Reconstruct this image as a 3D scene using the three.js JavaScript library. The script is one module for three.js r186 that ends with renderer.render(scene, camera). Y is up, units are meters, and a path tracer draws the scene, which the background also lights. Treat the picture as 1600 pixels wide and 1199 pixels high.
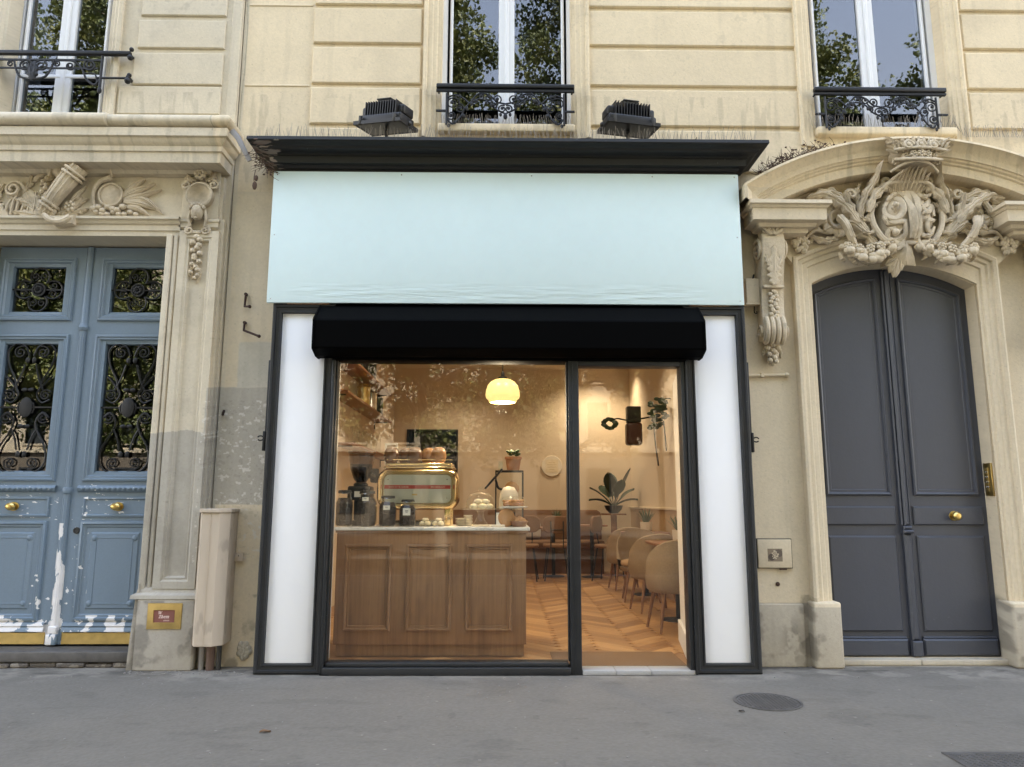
import * as THREE from 'three';
import { mergeGeometries, toCreasedNormals } from 'three/addons/utils/BufferGeometryUtils.js';
import { RoundedBoxGeometry } from 'three/addons/geometries/RoundedBoxGeometry.js';

// ---------------------------------------------------------------- camera, sky, sun, exposure
const scene = new THREE.Scene();
const camera = new THREE.PerspectiveCamera(55.48, 1024 / 767, 0.05, 400);
camera.position.set(0, 1.4, 6.58);
camera.rotation.order = 'YXZ';
camera.rotation.set(THREE.MathUtils.degToRad(9.2), THREE.MathUtils.degToRad(-0.7), THREE.MathUtils.degToRad(0.12));

const renderer = new THREE.WebGLRenderer({ antialias: true });
renderer.setSize(1024, 767);
renderer.toneMapping = THREE.LinearToneMapping;
renderer.toneMappingExposure = 9.4;
renderer.shadowMap.enabled = true;
renderer.shadowMap.type = THREE.PCFSoftShadowMap;

{ // clear late-summer sky: deep blue overhead, paler towards the horizon
  const W = 512, H = 256, d = new Float32Array(W * H * 4);
  for (let j = 0; j < H; j++) {
    const el = Math.max(0, Math.sin(((j + 0.5) / H - 0.5) * Math.PI));
    const k = Math.pow(1 - el, 3.2);
    for (let i = 0; i < W; i++) {
      const o = (j * W + i) * 4;
      d[o] = 0.25 + 0.60 * k; d[o + 1] = 0.306 + 0.49 * k; d[o + 2] = 0.432 + 0.235 * k; d[o + 3] = 1;
    }
  }
  const t = new THREE.DataTexture(d, W, H, THREE.RGBAFormat, THREE.FloatType);
  t.mapping = THREE.EquirectangularReflectionMapping;
  t.magFilter = t.minFilter = THREE.LinearFilter;
  t.needsUpdate = true;
  scene.background = t; scene.environment = t;
}
// the sun stands behind the house, so the front lies in open shade while the trees and houses opposite are lit
const sun = new THREE.DirectionalLight(new THREE.Color(1, 0.92, 0.80), 5);
sun.position.set(14, 44, -30); sun.target.position.set(0, 0, 0);
sun.castShadow = true; sun.shadow.mapSize.set(2048, 2048);
Object.assign(sun.shadow.camera, { left: -45, right: 45, top: 45, bottom: -45, near: 1, far: 160 });
scene.add(sun, sun.target);

// ---------------------------------------------------------------- random numbers and noise
let seed = 20240607;
const rnd = () => { seed = (seed + 0x6D2B79F5) | 0; let t = Math.imul(seed ^ (seed >>> 15), 1 | seed); t = (t + Math.imul(t ^ (t >>> 7), 61 | t)) ^ t; return ((t ^ (t >>> 14)) >>> 0) / 4294967296; };
const rr = (a, b) => a + (b - a) * rnd();
const hash = (x, y) => { let h = Math.imul(x | 0, 374761393) + Math.imul(y | 0, 668265263); h = Math.imul(h ^ (h >>> 13), 1274126177); return ((h ^ (h >>> 16)) >>> 0) / 4294967296; };
const noise = (x, y) => { const xi = Math.floor(x), yi = Math.floor(y), u = x - xi, v = y - yi, a = u * u * (3 - 2 * u), b = v * v * (3 - 2 * v); return (hash(xi, yi) * (1 - a) + hash(xi + 1, yi) * a) * (1 - b) + (hash(xi, yi + 1) * (1 - a) + hash(xi + 1, yi + 1) * a) * b; };
const fbm = (x, y, n = 4) => { let s = 0, a = 0.5, t = 0; for (let i = 0; i < n; i++) { s += a * noise(x, y); t += a; a *= 0.5; x = x * 2.03 + 17.1; y = y * 2.03 + 5.7; } return s / t; };
const sm = (a, b, x) => { const t = Math.min(1, Math.max(0, (x - a) / (b - a))); return t * t * (3 - 2 * t); };
const mix3 = (a, b, t) => [a[0] + (b[0] - a[0]) * t, a[1] + (b[1] - a[1]) * t, a[2] + (b[2] - a[2]) * t];
const PI = Math.PI, V3 = (x, y, z) => new THREE.Vector3(x, y, z);

// ---------------------------------------------------------------- textures: fn(u metres, v metres) -> linear colour
const enc = c => { c = Math.min(1, Math.max(0, c)); return Math.round(255 * (c <= 0.0031308 ? c * 12.92 : 1.055 * Math.pow(c, 1 / 2.4) - 0.055)); };
function colorTex(u0, v0, w, h, perMetre, fn) {
  const W = Math.min(2048, Math.round(w * perMetre)), H = Math.min(2048, Math.round(h * perMetre)), d = new Uint8Array(W * H * 4);
  for (let j = 0; j < H; j++) for (let i = 0; i < W; i++) {
    const c = fn(u0 + (i + 0.5) / W * w, v0 + (j + 0.5) / H * h), o = (j * W + i) * 4;
    d[o] = enc(c[0]); d[o + 1] = enc(c[1]); d[o + 2] = enc(c[2]); d[o + 3] = 255;
  }
  return wrap(new THREE.DataTexture(d, W, H), u0, v0, w, h, true);
}
function greyTex(u0, v0, w, h, perMetre, fn) {
  const W = Math.min(2048, Math.round(w * perMetre)), H = Math.min(2048, Math.round(h * perMetre)), d = new Uint8Array(W * H * 4);
  for (let j = 0; j < H; j++) for (let i = 0; i < W; i++) {
    const c = Math.round(255 * Math.min(1, Math.max(0, fn(u0 + (i + 0.5) / W * w, v0 + (j + 0.5) / H * h)))), o = (j * W + i) * 4;
    d[o] = d[o + 1] = d[o + 2] = c; d[o + 3] = 255;
  }
  return wrap(new THREE.DataTexture(d, W, H), u0, v0, w, h, false);
}
function wrap(t, u0, v0, w, h, srgb) { // uv are metres
  if (srgb) t.colorSpace = THREE.SRGBColorSpace;
  t.wrapS = t.wrapT = THREE.RepeatWrapping; t.magFilter = THREE.LinearFilter; t.minFilter = THREE.LinearMipmapLinearFilter; t.generateMipmaps = true;
  t.repeat.set(1 / w, 1 / h); t.offset.set(-u0 / w, -v0 / h); t.needsUpdate = true; return t;
}
const lin = (r, g, b) => new THREE.Color().setRGB(r, g, b);
const std = (c, rough, extra = {}) => new THREE.MeshStandardMaterial({ color: Array.isArray(c) ? lin(...c) : c, roughness: rough, ...extra });
const phys = (c, rough, extra = {}) => new THREE.MeshPhysicalMaterial({ color: Array.isArray(c) ? lin(...c) : c, roughness: rough, ...extra });

// ---------------------------------------------------------------- geometry tools (plain positions; normals and uv are set when a mesh is made)
function raw(g) {
  g = g.index ? g.toNonIndexed() : g;
  const r = new THREE.BufferGeometry(); r.setAttribute('position', g.attributes.position.clone()); return r;
}
function tris(a) { const g = new THREE.BufferGeometry(); g.setAttribute('position', new THREE.Float32BufferAttribute(a, 3)); return g; }
function box(x0, x1, y0, y1, z0, z1, r = 0) {
  const w = x1 - x0, h = y1 - y0, d = z1 - z0;
  const g = raw(r > 0 ? new RoundedBoxGeometry(w, h, d, 2, Math.min(r, w / 2.05, h / 2.05, d / 2.05)) : new THREE.BoxGeometry(w, h, d));
  return g.translate((x0 + x1) / 2, (y0 + y1) / 2, (z0 + z1) / 2);
}
const quad = (a, A, B, C, D) => a.push(...A, ...B, ...C, ...A, ...C, ...D);
function slab(x0, x1, y0, y1, z0, z1, c = 0.008) { // block with bevelled front arrises
  const L = (i, z) => [[x0 + i, y0 + i, z], [x1 - i, y0 + i, z], [x1 - i, y1 - i, z], [x0 + i, y1 - i, z]], a = [], R = [L(0, z0), L(0, z1 - c), L(c, z1)];
  for (let k = 0; k < 2; k++) for (let i = 0; i < 4; i++) { const j = (i + 1) % 4; quad(a, R[k][i], R[k][j], R[k + 1][j], R[k + 1][i]); }
  quad(a, ...R[2]); return tris(a);
}
function loops(R, { closed = true, cap = false, capStart = false } = {}) { // skin between rings of equal length
  const a = [], n = R[0].length;
  for (let k = 0; k + 1 < R.length; k++) for (let i = 0; i < (closed ? n : n - 1); i++) { const j = (i + 1) % n; quad(a, R[k][i], R[k][j], R[k + 1][j], R[k + 1][i]); }
  const fan = (r, flip) => { const m = [0, 0, 0]; r.forEach(p => { m[0] += p[0] / n; m[1] += p[1] / n; m[2] += p[2] / n; }); for (let i = 0; i < n; i++) { const j = (i + 1) % n; flip ? a.push(...m, ...r[j], ...r[i]) : a.push(...m, ...r[i], ...r[j]); } };
  if (cap) fan(R[R.length - 1], false);
  if (capStart) fan(R[0], true);
  return tris(a);
}
// rectangular moulding: profile of [inset, height]
function frame(x0, x1, y0, y1, z, prof, cap = false) {
  return loops(prof.map(([d, h]) => [[x0 + d, y0 + d, z + h], [x1 - d, y0 + d, z + h], [x1 - d, y1 - d, z + h], [x0 + d, y1 - d, z + h]]), { cap });
}
// cornice with mitred returns: profile of [projection, y]
function cornice(x0, x1, zw, prof) {
  return loops(prof.map(([d, y]) => [[x0 - d, y, zw], [x0 - d, y, zw + d], [x1 + d, y, zw + d], [x1 + d, y, zw]]), { closed: false });
}
// arched ring, open at the foot: [inset, z]; inset grows towards the opening
function archRing(xc, a, y0, ys, rise, d, z, n = 28) {
  const R = (a * a + rise * rise) / (2 * rise), cy = ys + rise - R, r = R - d, aa = a - d, pts = [[xc - aa, y0, z]], t = Math.asin(aa / r);
  for (let i = 0; i <= n; i++) { const f = -t + 2 * t * i / n; pts.push([xc + r * Math.sin(f), cy + r * Math.cos(f), z]); }
  pts.push([xc + aa, y0, z]); return pts;
}
const archMould = (xc, a, y0, ys, rise, prof, n = 28) => loops(prof.map(([d, z]) => archRing(xc, a, y0, ys, rise, d, z, n)), { closed: false });
function shapeOf(pts) { const s = new THREE.Shape(); pts.forEach((p, i) => i ? s.lineTo(p[0], p[1]) : s.moveTo(p[0], p[1])); s.closePath(); return s; }
function prism(pts, z0, z1, bevel = 0, holes = []) {
  const s = shapeOf(pts); holes.forEach(h => s.holes.push(shapeOf(h)));
  return raw(new THREE.ExtrudeGeometry(s, { depth: z1 - z0 - 2 * bevel, bevelEnabled: bevel > 0, bevelThickness: bevel, bevelSize: bevel, bevelOffset: -bevel, bevelSegments: 2, curveSegments: 16 })).translate(0, 0, z0 + bevel);
}
const rectPts = (x0, x1, y0, y1) => [[x0, y0], [x1, y0], [x1, y1], [x0, y1]];
function lathe(pts, at = [0, 0, 0], n = 24) { return raw(new THREE.LatheGeometry(pts.map(p => new THREE.Vector2(p[0], p[1])), n)).translate(...at); }
function ball(x, y, z, rx, ry = rx, rz = rx, n = 10) { return raw(new THREE.SphereGeometry(1, n, Math.max(5, Math.round(n * 0.7)))).scale(rx, ry, rz).translate(x, y, z); }
function cyl(a, b, r0, r1 = r0, n = 10) { // rod between two points
  const A = V3(...a), B = V3(...b), g = raw(new THREE.CylinderGeometry(r1, r0, A.distanceTo(B), n));
  return g.applyQuaternion(new THREE.Quaternion().setFromUnitVectors(V3(0, 1, 0), B.clone().sub(A).normalize())).translate((a[0] + b[0]) / 2, (a[1] + b[1]) / 2, (a[2] + b[2]) / 2);
}
function limb(pts, rad, seg = 24, n = 7, flat = 1, straight = false) { // tapered tube through points; flat squeezes it along z
  const P = pts.map(p => V3(...p)), c = straight ? null : new THREE.CatmullRomCurve3(P, false, 'centripetal'), R = [];
  const S = straight ? P.length - 1 : seg;
  let nrm = null;
  for (let i = 0; i <= S; i++) {
    const t = i / S, p = straight ? P[i] : c.getPoint(t), tg = straight ? P[Math.min(S, i + 1)].clone().sub(P[Math.max(0, i - 1)]).normalize() : c.getTangent(t);
    if (!nrm) nrm = Math.abs(tg.z) < 0.8 ? V3(0, 0, 1) : V3(1, 0, 0);
    nrm = nrm.clone().addScaledVector(tg, -nrm.dot(tg)).normalize();
    const b = tg.clone().cross(nrm), r = typeof rad === 'function' ? rad(t) : Array.isArray(rad) ? rad[0] + (rad[1] - rad[0]) * t : rad;
    R.push(Array.from({ length: n }, (_, k) => { const f = k / n * 2 * PI, q = p.clone().addScaledVector(b, Math.cos(f) * r).addScaledVector(nrm, Math.sin(f) * r * flat); return [q.x, q.y, q.z]; }));
  }
  return loops(R, { cap: true, capStart: true });
}
function spiral(cx, cy, r0, r1, a0, turns, z0, z1, tube, n = 0) { // volute starting at radius r0, angle a0, winding in to r1
  const N = n || Math.ceil(Math.abs(turns) * 14) + 4, p = [];
  for (let i = 0; i <= N; i++) { const t = i / N, r = r0 + (r1 - r0) * Math.pow(t, 0.85), a = a0 + turns * 2 * PI * t; p.push([cx + r * Math.cos(a), cy + r * Math.sin(a), z0 + (z1 - z0) * t]); }
  return limb(p, t => Array.isArray(tube) ? tube[0] + (tube[1] - tube[0]) * t : tube, N, 6);
}
// carved leaf lying on a wall: path of [x, y], widest in the middle, lobed edges, ribbed, rising towards its tip
function carvedLeaf(path, width, height, z, { lobes = 5, tip = 0.35, seg = 26, depth = 0.45, lift = 0 } = {}) {
  const c = new THREE.CatmullRomCurve3(path.map(p => V3(p[0], p[1], 0)), false, 'centripetal'), R = [], m = 9;
  for (let i = 0; i <= seg; i++) {
    const t = i / seg, p = c.getPoint(t), g = c.getTangent(t), nx = -g.y, ny = g.x;
    const env = Math.pow(Math.sin(PI * Math.min(1, 0.08 + t * 0.9)), 0.7) * (1 - tip * t), lobe = 1 - depth * Math.pow(Math.abs(Math.cos(PI * lobes * t)), 2);
    const w = width * env * lobe, h = height * (0.45 + 0.55 * Math.sin(PI * Math.min(1, t * 0.9 + 0.1)));
    const row = Array.from({ length: m }, (_, k) => { const s = k / (m - 1) * 2 - 1, prof = 0.34 + 0.66 * (1 - s * s) * (0.72 + 0.28 * Math.cos(s * PI * 3)) - 0.30 * Math.exp(-s * s * 60) * (1 - t); return [p.x + nx * w * s, p.y + ny * w * s, z + lift * t * t + h * prof]; });
    const root = s => [p.x + nx * w * s * 0.7, p.y + ny * w * s * 0.7, z - 0.012];
    R.push([root(-1), ...row, root(1)]); // edges stand clear of the wall
  }
  return loops(R, { closed: false });
}
function rosette(x, y, z, r, n = 6, h = 0.5) {
  const g = [ball(x, y, z + r * h * 0.7, r * 0.26, r * 0.26, r * 0.3, 8)];
  for (let i = 0; i < n; i++) { const a = i / n * 2 * PI + 0.3; g.push(ball(x + Math.cos(a) * r * 0.6, y + Math.sin(a) * r * 0.6, z + r * h * 0.25, r * 0.38, r * 0.38, r * h * 0.8, 8)); }
  return g;
}
const mirrorX = (geos, xm) => geos.map(g => { const c = g.clone().scale(-1, 1, 1).translate(2 * xm, 0, 0), p = c.attributes.position; for (let i = 0; i < p.count; i += 3) { const x = p.getX(i), y = p.getY(i), z = p.getZ(i); p.setXYZ(i, p.getX(i + 1), p.getY(i + 1), p.getZ(i + 1)); p.setXYZ(i + 1, x, y, z); } return c; });

// ---------------------------------------------------------------- meshes, things, parts
const taken = new Map();
const numbered = n => { const k = taken.get(n) || 0; taken.set(n, k + 1); return k ? n + '_' + String(k).padStart(3, '0') : n; };
function finish(geos, uv = 'box', crease = 0.6) {
  geos = (Array.isArray(geos) ? geos : [geos]).flat().map(raw);
  let g = geos.length > 1 ? mergeGeometries(geos) : geos[0];
  g.computeVertexNormals();
  const n0 = g.attributes.normal.clone();
  const p = g.attributes.position, u = new Float32Array(p.count * 2);
  for (let i = 0; i < p.count; i++) {
    const x = p.getX(i), y = p.getY(i), z = p.getZ(i), ax = Math.abs(n0.getX(i)), ay = Math.abs(n0.getY(i)), az = Math.abs(n0.getZ(i));
    if (uv === 'xy') { u[2 * i] = x + 0.3 * z; u[2 * i + 1] = y + 0.2 * z; }
    else if (uv === 'flat') { u[2 * i] = x; u[2 * i + 1] = y; }
    else if (uv === 'xz') { u[2 * i] = x; u[2 * i + 1] = z; }
    else if (ay >= ax && ay >= az) { u[2 * i] = x; u[2 * i + 1] = z; }
    else if (ax >= az) { u[2 * i] = z; u[2 * i + 1] = y; }
    else { u[2 * i] = x; u[2 * i + 1] = y; }
  }
  g.setAttribute('uv', new THREE.BufferAttribute(u, 2));
  if (crease > 0) g = toCreasedNormals(g, crease);
  return g;
}
function tag(o, label, category, group, kind) { if (label) o.userData.label = label; if (category) o.userData.category = category; if (group) o.userData.group = group; if (kind) o.userData.kind = kind; return o; }
function thing(name, label, category, pos = [0, 0, 0], group) { // a Group at the thing's base; parts are given in world metres
  const o = new THREE.Group(); o.name = numbered(name); o.position.set(...pos); tag(o, label, category, group); scene.add(o); return o;
}
const baseOf = o => { const v = V3(0, 0, 0); for (let q = o; q && q !== scene; q = q.parent) v.add(q.position); return v; };
function part(parent, name, geos, mat, { uv = 'box', crease = 0.6, label, kind } = {}) {
  const g = finish(geos, uv, crease), b = parent === scene ? V3(0, 0, 0) : baseOf(parent);
  g.translate(-b.x, -b.y, -b.z);
  const m = new THREE.Mesh(g, mat); m.name = parent === scene ? numbered(name) : name; m.castShadow = m.receiveShadow = true; tag(m, label, null, null, kind); parent.add(m); return m;
}
function sub(parent, name, label) { const o = new THREE.Group(); o.name = name; if (label) o.userData.label = label; parent.add(o); return o; }
const single = (name, label, category, geos, mat, opt = {}) => { const m = part(scene, name, geos, mat, opt); return tag(m, label, category, opt.group); };
const structure = (name, geos, mat, opt = {}) => tag(part(scene, name, geos, mat, opt), null, null, null, 'structure');
function copyOf(src, pos, turn, label, group) { const r = src.clone(); r.userData = { ...src.userData }; r.name = numbered(src.name.replace(/_\d{3}$/, '')); r.position.set(...pos); r.rotation.y = turn; if (label) r.userData.label = label; if (group) r.userData.group = group; scene.add(r); return r; }
// ---------------------------------------------------------------- materials
const grain = greyTex(0, 0, 2, 2, 256, (x, y) => 0.55 * fbm(x * 40, y * 40, 3) + 0.45 * noise(x * 128, y * 128));
const CREAM = [0.69, 0.572, 0.382], GREYBEIGE = [0.58, 0.51, 0.38], OLDSTONE = [0.40, 0.355, 0.275], PATCH = [0.375, 0.345, 0.285];
const inBox = (x, y, x0, x1, y0, y1, e, n) => sm(-e, e, x - x0 + n) * sm(-e, e, x1 - x - n) * sm(-e, e, y - y0 + n) * sm(-e, e, y1 - y - n);
function facadeColor(x, y) {
  const big = fbm(x * 0.9, y * 0.9, 4), mid = fbm(x * 5 + 9, y * 5, 4), fine = fbm(x * 60, y * 60, 2), wob = (fbm(x * 9, y * 9, 3) - 0.5) * 0.05;
  let c = x < -2.53 ? GREYBEIGE : CREAM;
  c = mix3(c, [0.56, 0.47, 0.32], 0.35 * sm(0.5, 0.75, big));
  if (x > -2.53 && y < 4.3) c = mix3(c, [0.57, 0.49, 0.355], 0.6); // older plaster beside the shopfront
  if (x < -2.55 && x > -3.2 && y < 2.02 + wob * 1.5) c = mix3(c, PATCH, 0.85 + 0.15 * mid);   // grey paint on the pilaster
  c = mix3(c, PATCH, 0.9 * inBox(x, y, -2.60, -2.05, 1.37, 2.42, 0.006, wob * 0.25));
  c = mix3(c, [0.47, 0.44, 0.36], 0.8 * inBox(x, y, -2.42, -2.05, 2.42, 2.84, 0.01, wob * 0.3));
  if (x < -2.55 && y < 0.6) c = mix3(c, [0.37, 0.335, 0.275], 0.8);
  if (x > 2.2 && y < 0.53) c = mix3(c, OLDSTONE, 0.85);
  let k = 1 + 0.10 * (mid - 0.5) + 0.12 * (fine - 0.5) + 0.10 * (big - 0.5);
  const streak = fbm(x * 14, y * 0.7 + 3, 3); k *= 1 - 0.06 * sm(0.58, 0.8, streak);                      // rain streaks
  const soil = fbm(x * 3.1 + 40, y * 3.1 + 7, 5);
  if (x < -2.5) k *= 1 - 0.13 * sm(0.56, 0.76, soil);
  else k *= 1 - 0.06 * sm(0.58, 0.76, soil);
  if (y < 0.6) k *= 1 - 0.38 * sm(0.50, 0.66, fbm(x * 6 + 3, y * 6 + 1, 5));                                  // splashed dirt
  const smudge = Math.exp(-((x - 2.53) ** 2 / 0.008 + (y - 0.22) ** 2 / 0.03)); k *= 1 - 0.55 * smudge * sm(0.35, 0.6, fbm(x * 16, y * 16, 4));
  if (y > 4.3) k *= 1 - 0.10 * sm(0.62, 0.72, fbm(x * 22, y * 22, 3)) * sm(0.55, 0.7, fbm(x * 1.3, y * 4, 3));
  if (x > -2.62 && x < -2.1 && y > 0.9 && y < 2.3) { const chip = fbm(x * 26 + 3, y * 34, 4); if (chip > 0.69) c = mix3(c, [0.62, 0.58, 0.5], 0.75); else if (chip < 0.32) k *= 0.86; } // flaked paint
  const crack = Math.abs(x + 2.545 + (fbm(y * 3, 4, 3) - 0.5) * 0.04); if (y > 4.8 && crack < 0.006) k *= 0.72;
  if (y > 4.5) { const cs = Math.floor((y - 4.547) / 0.427), bay = x < -2.55 ? 0 : x < -1.88 ? 1 : x < 0 ? 2 : x < 3 ? 3 : 4; k *= 0.965 + 0.07 * hash(cs * 7 + 3, bay * 13 + 1); } // courses differ a little in tone
  if (y > 4.4 && y < 5.3) k *= 1 - 0.16 * sm(0.54, 0.68, fbm(x * 18 + 5, y * 2.6, 4));                        // run-off stains under the ledges
  const pit = noise(x * 95, y * 95); if (pit > 0.93) k *= 0.82;
  return [c[0] * k, c[1] * k, c[2] * k];
}
const facadeTex = colorTex(-5.4, -0.1, 10.8, 6.9, 189, facadeColor);
const M = {};
M.stone = std([1, 1, 1], 0.88, { map: facadeTex, bumpMap: grain, bumpScale: 0.0014 });
M.carved = std([1, 1, 1], 0.9, { map: colorTex(0, 0, 3, 3, 200, (x, y) => { const m = fbm(x * 7, y * 7, 5), f = fbm(x * 50, y * 50, 2), k = 1 + 0.16 * (f - 0.5) - 0.30 * sm(0.48, 0.74, m); return [0.58 * k, 0.49 * k, 0.35 * k]; }), bumpMap: grain, bumpScale: 0.004 });
M.plain = std([0.5, 0.43, 0.31], 0.9, { bumpMap: grain, bumpScale: 0.003 });
const scuff = greyTex(0, 0, 2, 2, 256, (x, y) => 0.30 + 0.35 * fbm(x * 6, y * 6, 4) + 0.1 * noise(x * 90, y * 90));
M.charcoal = std([1, 1, 1], 1, { map: colorTex(0, 0, 3, 3, 220, (x, y) => { const d = fbm(x * 5, y * 5, 4), s = noise(x * 75 + 3, y * 75), k = 0.85 + 0.45 * d; const chip = s > 0.985 && fbm(x * 3, y * 3, 3) > 0.5 ? 0.16 : 0; return [0.0125 * k + chip, 0.0138 * k + chip, 0.015 * k + chip]; }), roughnessMap: scuff });
M.black = phys([0.0012, 0.0012, 0.0013], 0.6, { specularIntensity: 0.06, bumpMap: grain, bumpScale: 0.0003 });
M.cornice = std([1, 1, 1], 0.55, { map: colorTex(-2.5, 0, 5, 0.75, 330, (x, y) => { const k = 0.75 + 0.55 * fbm(x * 6, y * 6, 4), chip = noise(x * 60, y * 60) > 0.972 && fbm(x * 2.2 + 8, y * 2.2, 3) > 0.5 ? 0.12 : 0, bare = sm(0.50, 0.53, fbm(x * 7 + 3, y * 26, 5) - 0.55 * sm(-2.16, -1.78, x)); return mix3([0.0075 * k + chip, 0.0073 * k + chip, 0.0068 * k + chip], mix3([0.15, 0.075, 0.055], [0.30, 0.27, 0.23], noise(x * 12, y * 40)), bare * 0.9); }), bumpMap: grain, bumpScale: 0.001 }); // bare wood shows at the left end
M.white = std([1, 1, 1], 0.42, { map: colorTex(0, 0, 2, 4, 128, (x, y) => { const k = 1 - 0.025 * fbm(x * 3, y * 3, 4) - 0.02 * (noise(x * 60, y * 60) > 0.95); return [0.86 * k, 0.86 * k, 0.86 * k]; }) });
M.sign = std([1, 1, 1], 0.48, { map: colorTex(-2.1, 3.1, 4.3, 1.3, 220, (x, y) => { const k = 1 - 0.05 * fbm(x * 2.2, y * 2.2, 4) - 0.03 * fbm(x * 14, y * 14, 3); return [0.66 * k, 0.80 * k, 0.80 * k]; }), bumpMap: greyTex(-2.1, 3.1, 4.3, 1.3, 200, (x, y) => { const band = sm(3.34, 3.24, y) * sm(3.13, 3.17, y) * sm(0.35, 0.6, fbm(x * 1.5, 3, 3)); return 0.5 + 0.12 * (fbm(x * 0.8, y * 0.8, 2) - 0.5) + 0.5 * band * (fbm(x * 4, y * 42, 3) - 0.5); }), bumpScale: 0.012 });
M.iron = std([0.012, 0.012, 0.013], 0.5, { metalness: 0.3 });
M.ironGrey = std([0.05, 0.048, 0.044], 0.6, { metalness: 0.4 });
M.brass = std([0.62, 0.45, 0.16], 0.28, { metalness: 1, roughnessMap: null });
M.brassDull = std([1, 1, 1], 0.42, { metalness: 0.9, map: colorTex(0, 0, 1, 1, 400, (x, y) => { const k = 0.8 + 0.4 * fbm(x * 18, y * 18, 4); return [0.55 * k, 0.40 * k, 0.15 * k]; }) });
M.glass = phys([0.97, 0.98, 0.97], 0, { transmission: 1, thickness: 0, ior: 1.42 });
M.glassDark = phys([0.62, 0.66, 0.70], 0, { transmission: 1, thickness: 0, ior: 1.7 });
M.clear = phys([0.97, 0.98, 0.96], 0.02, { transmission: 1, thickness: 0, ior: 1.4 });
M.winWhite = std([0.74, 0.74, 0.73], 0.45, { bumpMap: grain, bumpScale: 0.0004 });
M.greyDoor = std([1, 1, 1], 0.42, { map: colorTex(2.7, 0, 1.9, 3.8, 260, (x, y) => { const k = 1 + 0.12 * (fbm(x * 4, y * 1.2, 4) - 0.5) + 0.06 * (noise(x * 110, y * 30) - 0.5); const sp = noise(x * 70, y * 70) > 0.985 && y < 0.6 ? 0.05 : 0; return [0.050 * k + sp, 0.0545 * k + sp, 0.068 * k + sp]; }), bumpMap: grain, bumpScale: 0.0006 });
function bluePaint(x, y) {
  const k = 1 + 0.13 * (fbm(x * 5, y * 2, 4) - 0.5) + 0.07 * (noise(x * 100, y * 100) - 0.5);
  let c = [0.150 * k, 0.204 * k, 0.256 * k];
  const n = fbm(x * 11, y * 9, 5), n2 = fbm(x * 26 + 5, y * 26, 4);
  let peel = 0;
  if (y < 0.40) peel = Math.max(peel, sm(0.60, 0.615, n + 0.16 * sm(0.40, 0.26, y) - 0.10 * sm(0.28, 0.24, y)));
  if (x > -4.005 && x < -3.915 && y < 1.2) peel = Math.max(peel, sm(0.50, 0.515, fbm(x * 30 + 7, y * 7, 4) + 0.10 * sm(1.2, 0.9, y) - 3.2 * Math.abs(x + 3.962 + 0.02 * (n - 0.5))));
  if (x > -4.2 && x < -3.7 && y < 0.75) peel = Math.max(peel, sm(0.725, 0.74, n2 + 0.05 * sm(0.75, 0.3, y)));
  if (x > -3.86 && x < -3.70 && y < 1.45) peel = Math.max(peel, sm(0.73, 0.742, n2));
  if (y > 1.22 && y < 1.55) peel = Math.max(peel, sm(0.765, 0.775, fbm(x * 20, y * 60, 4)));
  return mix3(c, [0.66 + 0.1 * n2, 0.64 + 0.1 * n2, 0.62 + 0.1 * n2], peel);
}
M.blueDoor = std([1, 1, 1], 0.45, { map: colorTex(-5, 0, 2, 3.9, 380, bluePaint), bumpMap: greyTex(-5, 0, 2, 3.9, 300, (x, y) => { const c = bluePaint(x, y); return 0.7 - 0.8 * (c[0] - 0.2); }), bumpScale: 0.002 });
// pavement
function paving(x, z) {
  const big = fbm(x * 0.7, z * 1.1, 4), mid = fbm(x * 3.3 + 3, z * 5 + 2, 5), fine = fbm(x * 55, z * 55, 2);
  let k = 1 + 0.16 * (big - 0.5) + 0.16 * (mid - 0.5) + 0.26 * (fine - 0.5);
  k *= 1 - 0.13 * sm(0.60, 0.76, fbm(x * 2.6 + 70, z * 5.4 + 20, 4));                 // dark blotches
  if (noise(x * 9 + 31, z * 15 + 7) > 0.95) k *= 0.86;                                   // old gum
  if (hash(Math.floor(x * 62), Math.floor(z * 62)) > 0.9990) k *= 1.6;                    // pale chips
  const w = sm(0.62, 0.25, z + 0.35 * (fbm(x * 2.4, z * 4, 4) - 0.5)); k *= 1 + 0.50 * w * sm(0.36, 0.62, fbm(x * 7, z * 9, 4)); // cement wash along the house
  const w2 = sm(0.45, 0.2, z); k *= 1 - 0.35 * w2 * sm(0.56, 0.66, fbm(x * 5 + 30, z * 12, 4));
  return [0.152 * k, 0.136 * k, 0.110 * k];
}
M.paving = std([1, 1, 1], 0.85, { map: colorTex(-6, -1, 12, 7, 170, paving), bumpMap: greyTex(0, 0, 2, 2, 300, (x, y) => 0.6 * fbm(x * 60, y * 60, 2) + 0.4 * fbm(x * 9, y * 9, 3)), bumpScale: 0.004 });
M.asphalt = std([0.052, 0.047, 0.041], 0.9);
M.kerb = std([0.33, 0.32, 0.30], 0.85, { bumpMap: grain, bumpScale: 0.004 });
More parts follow.
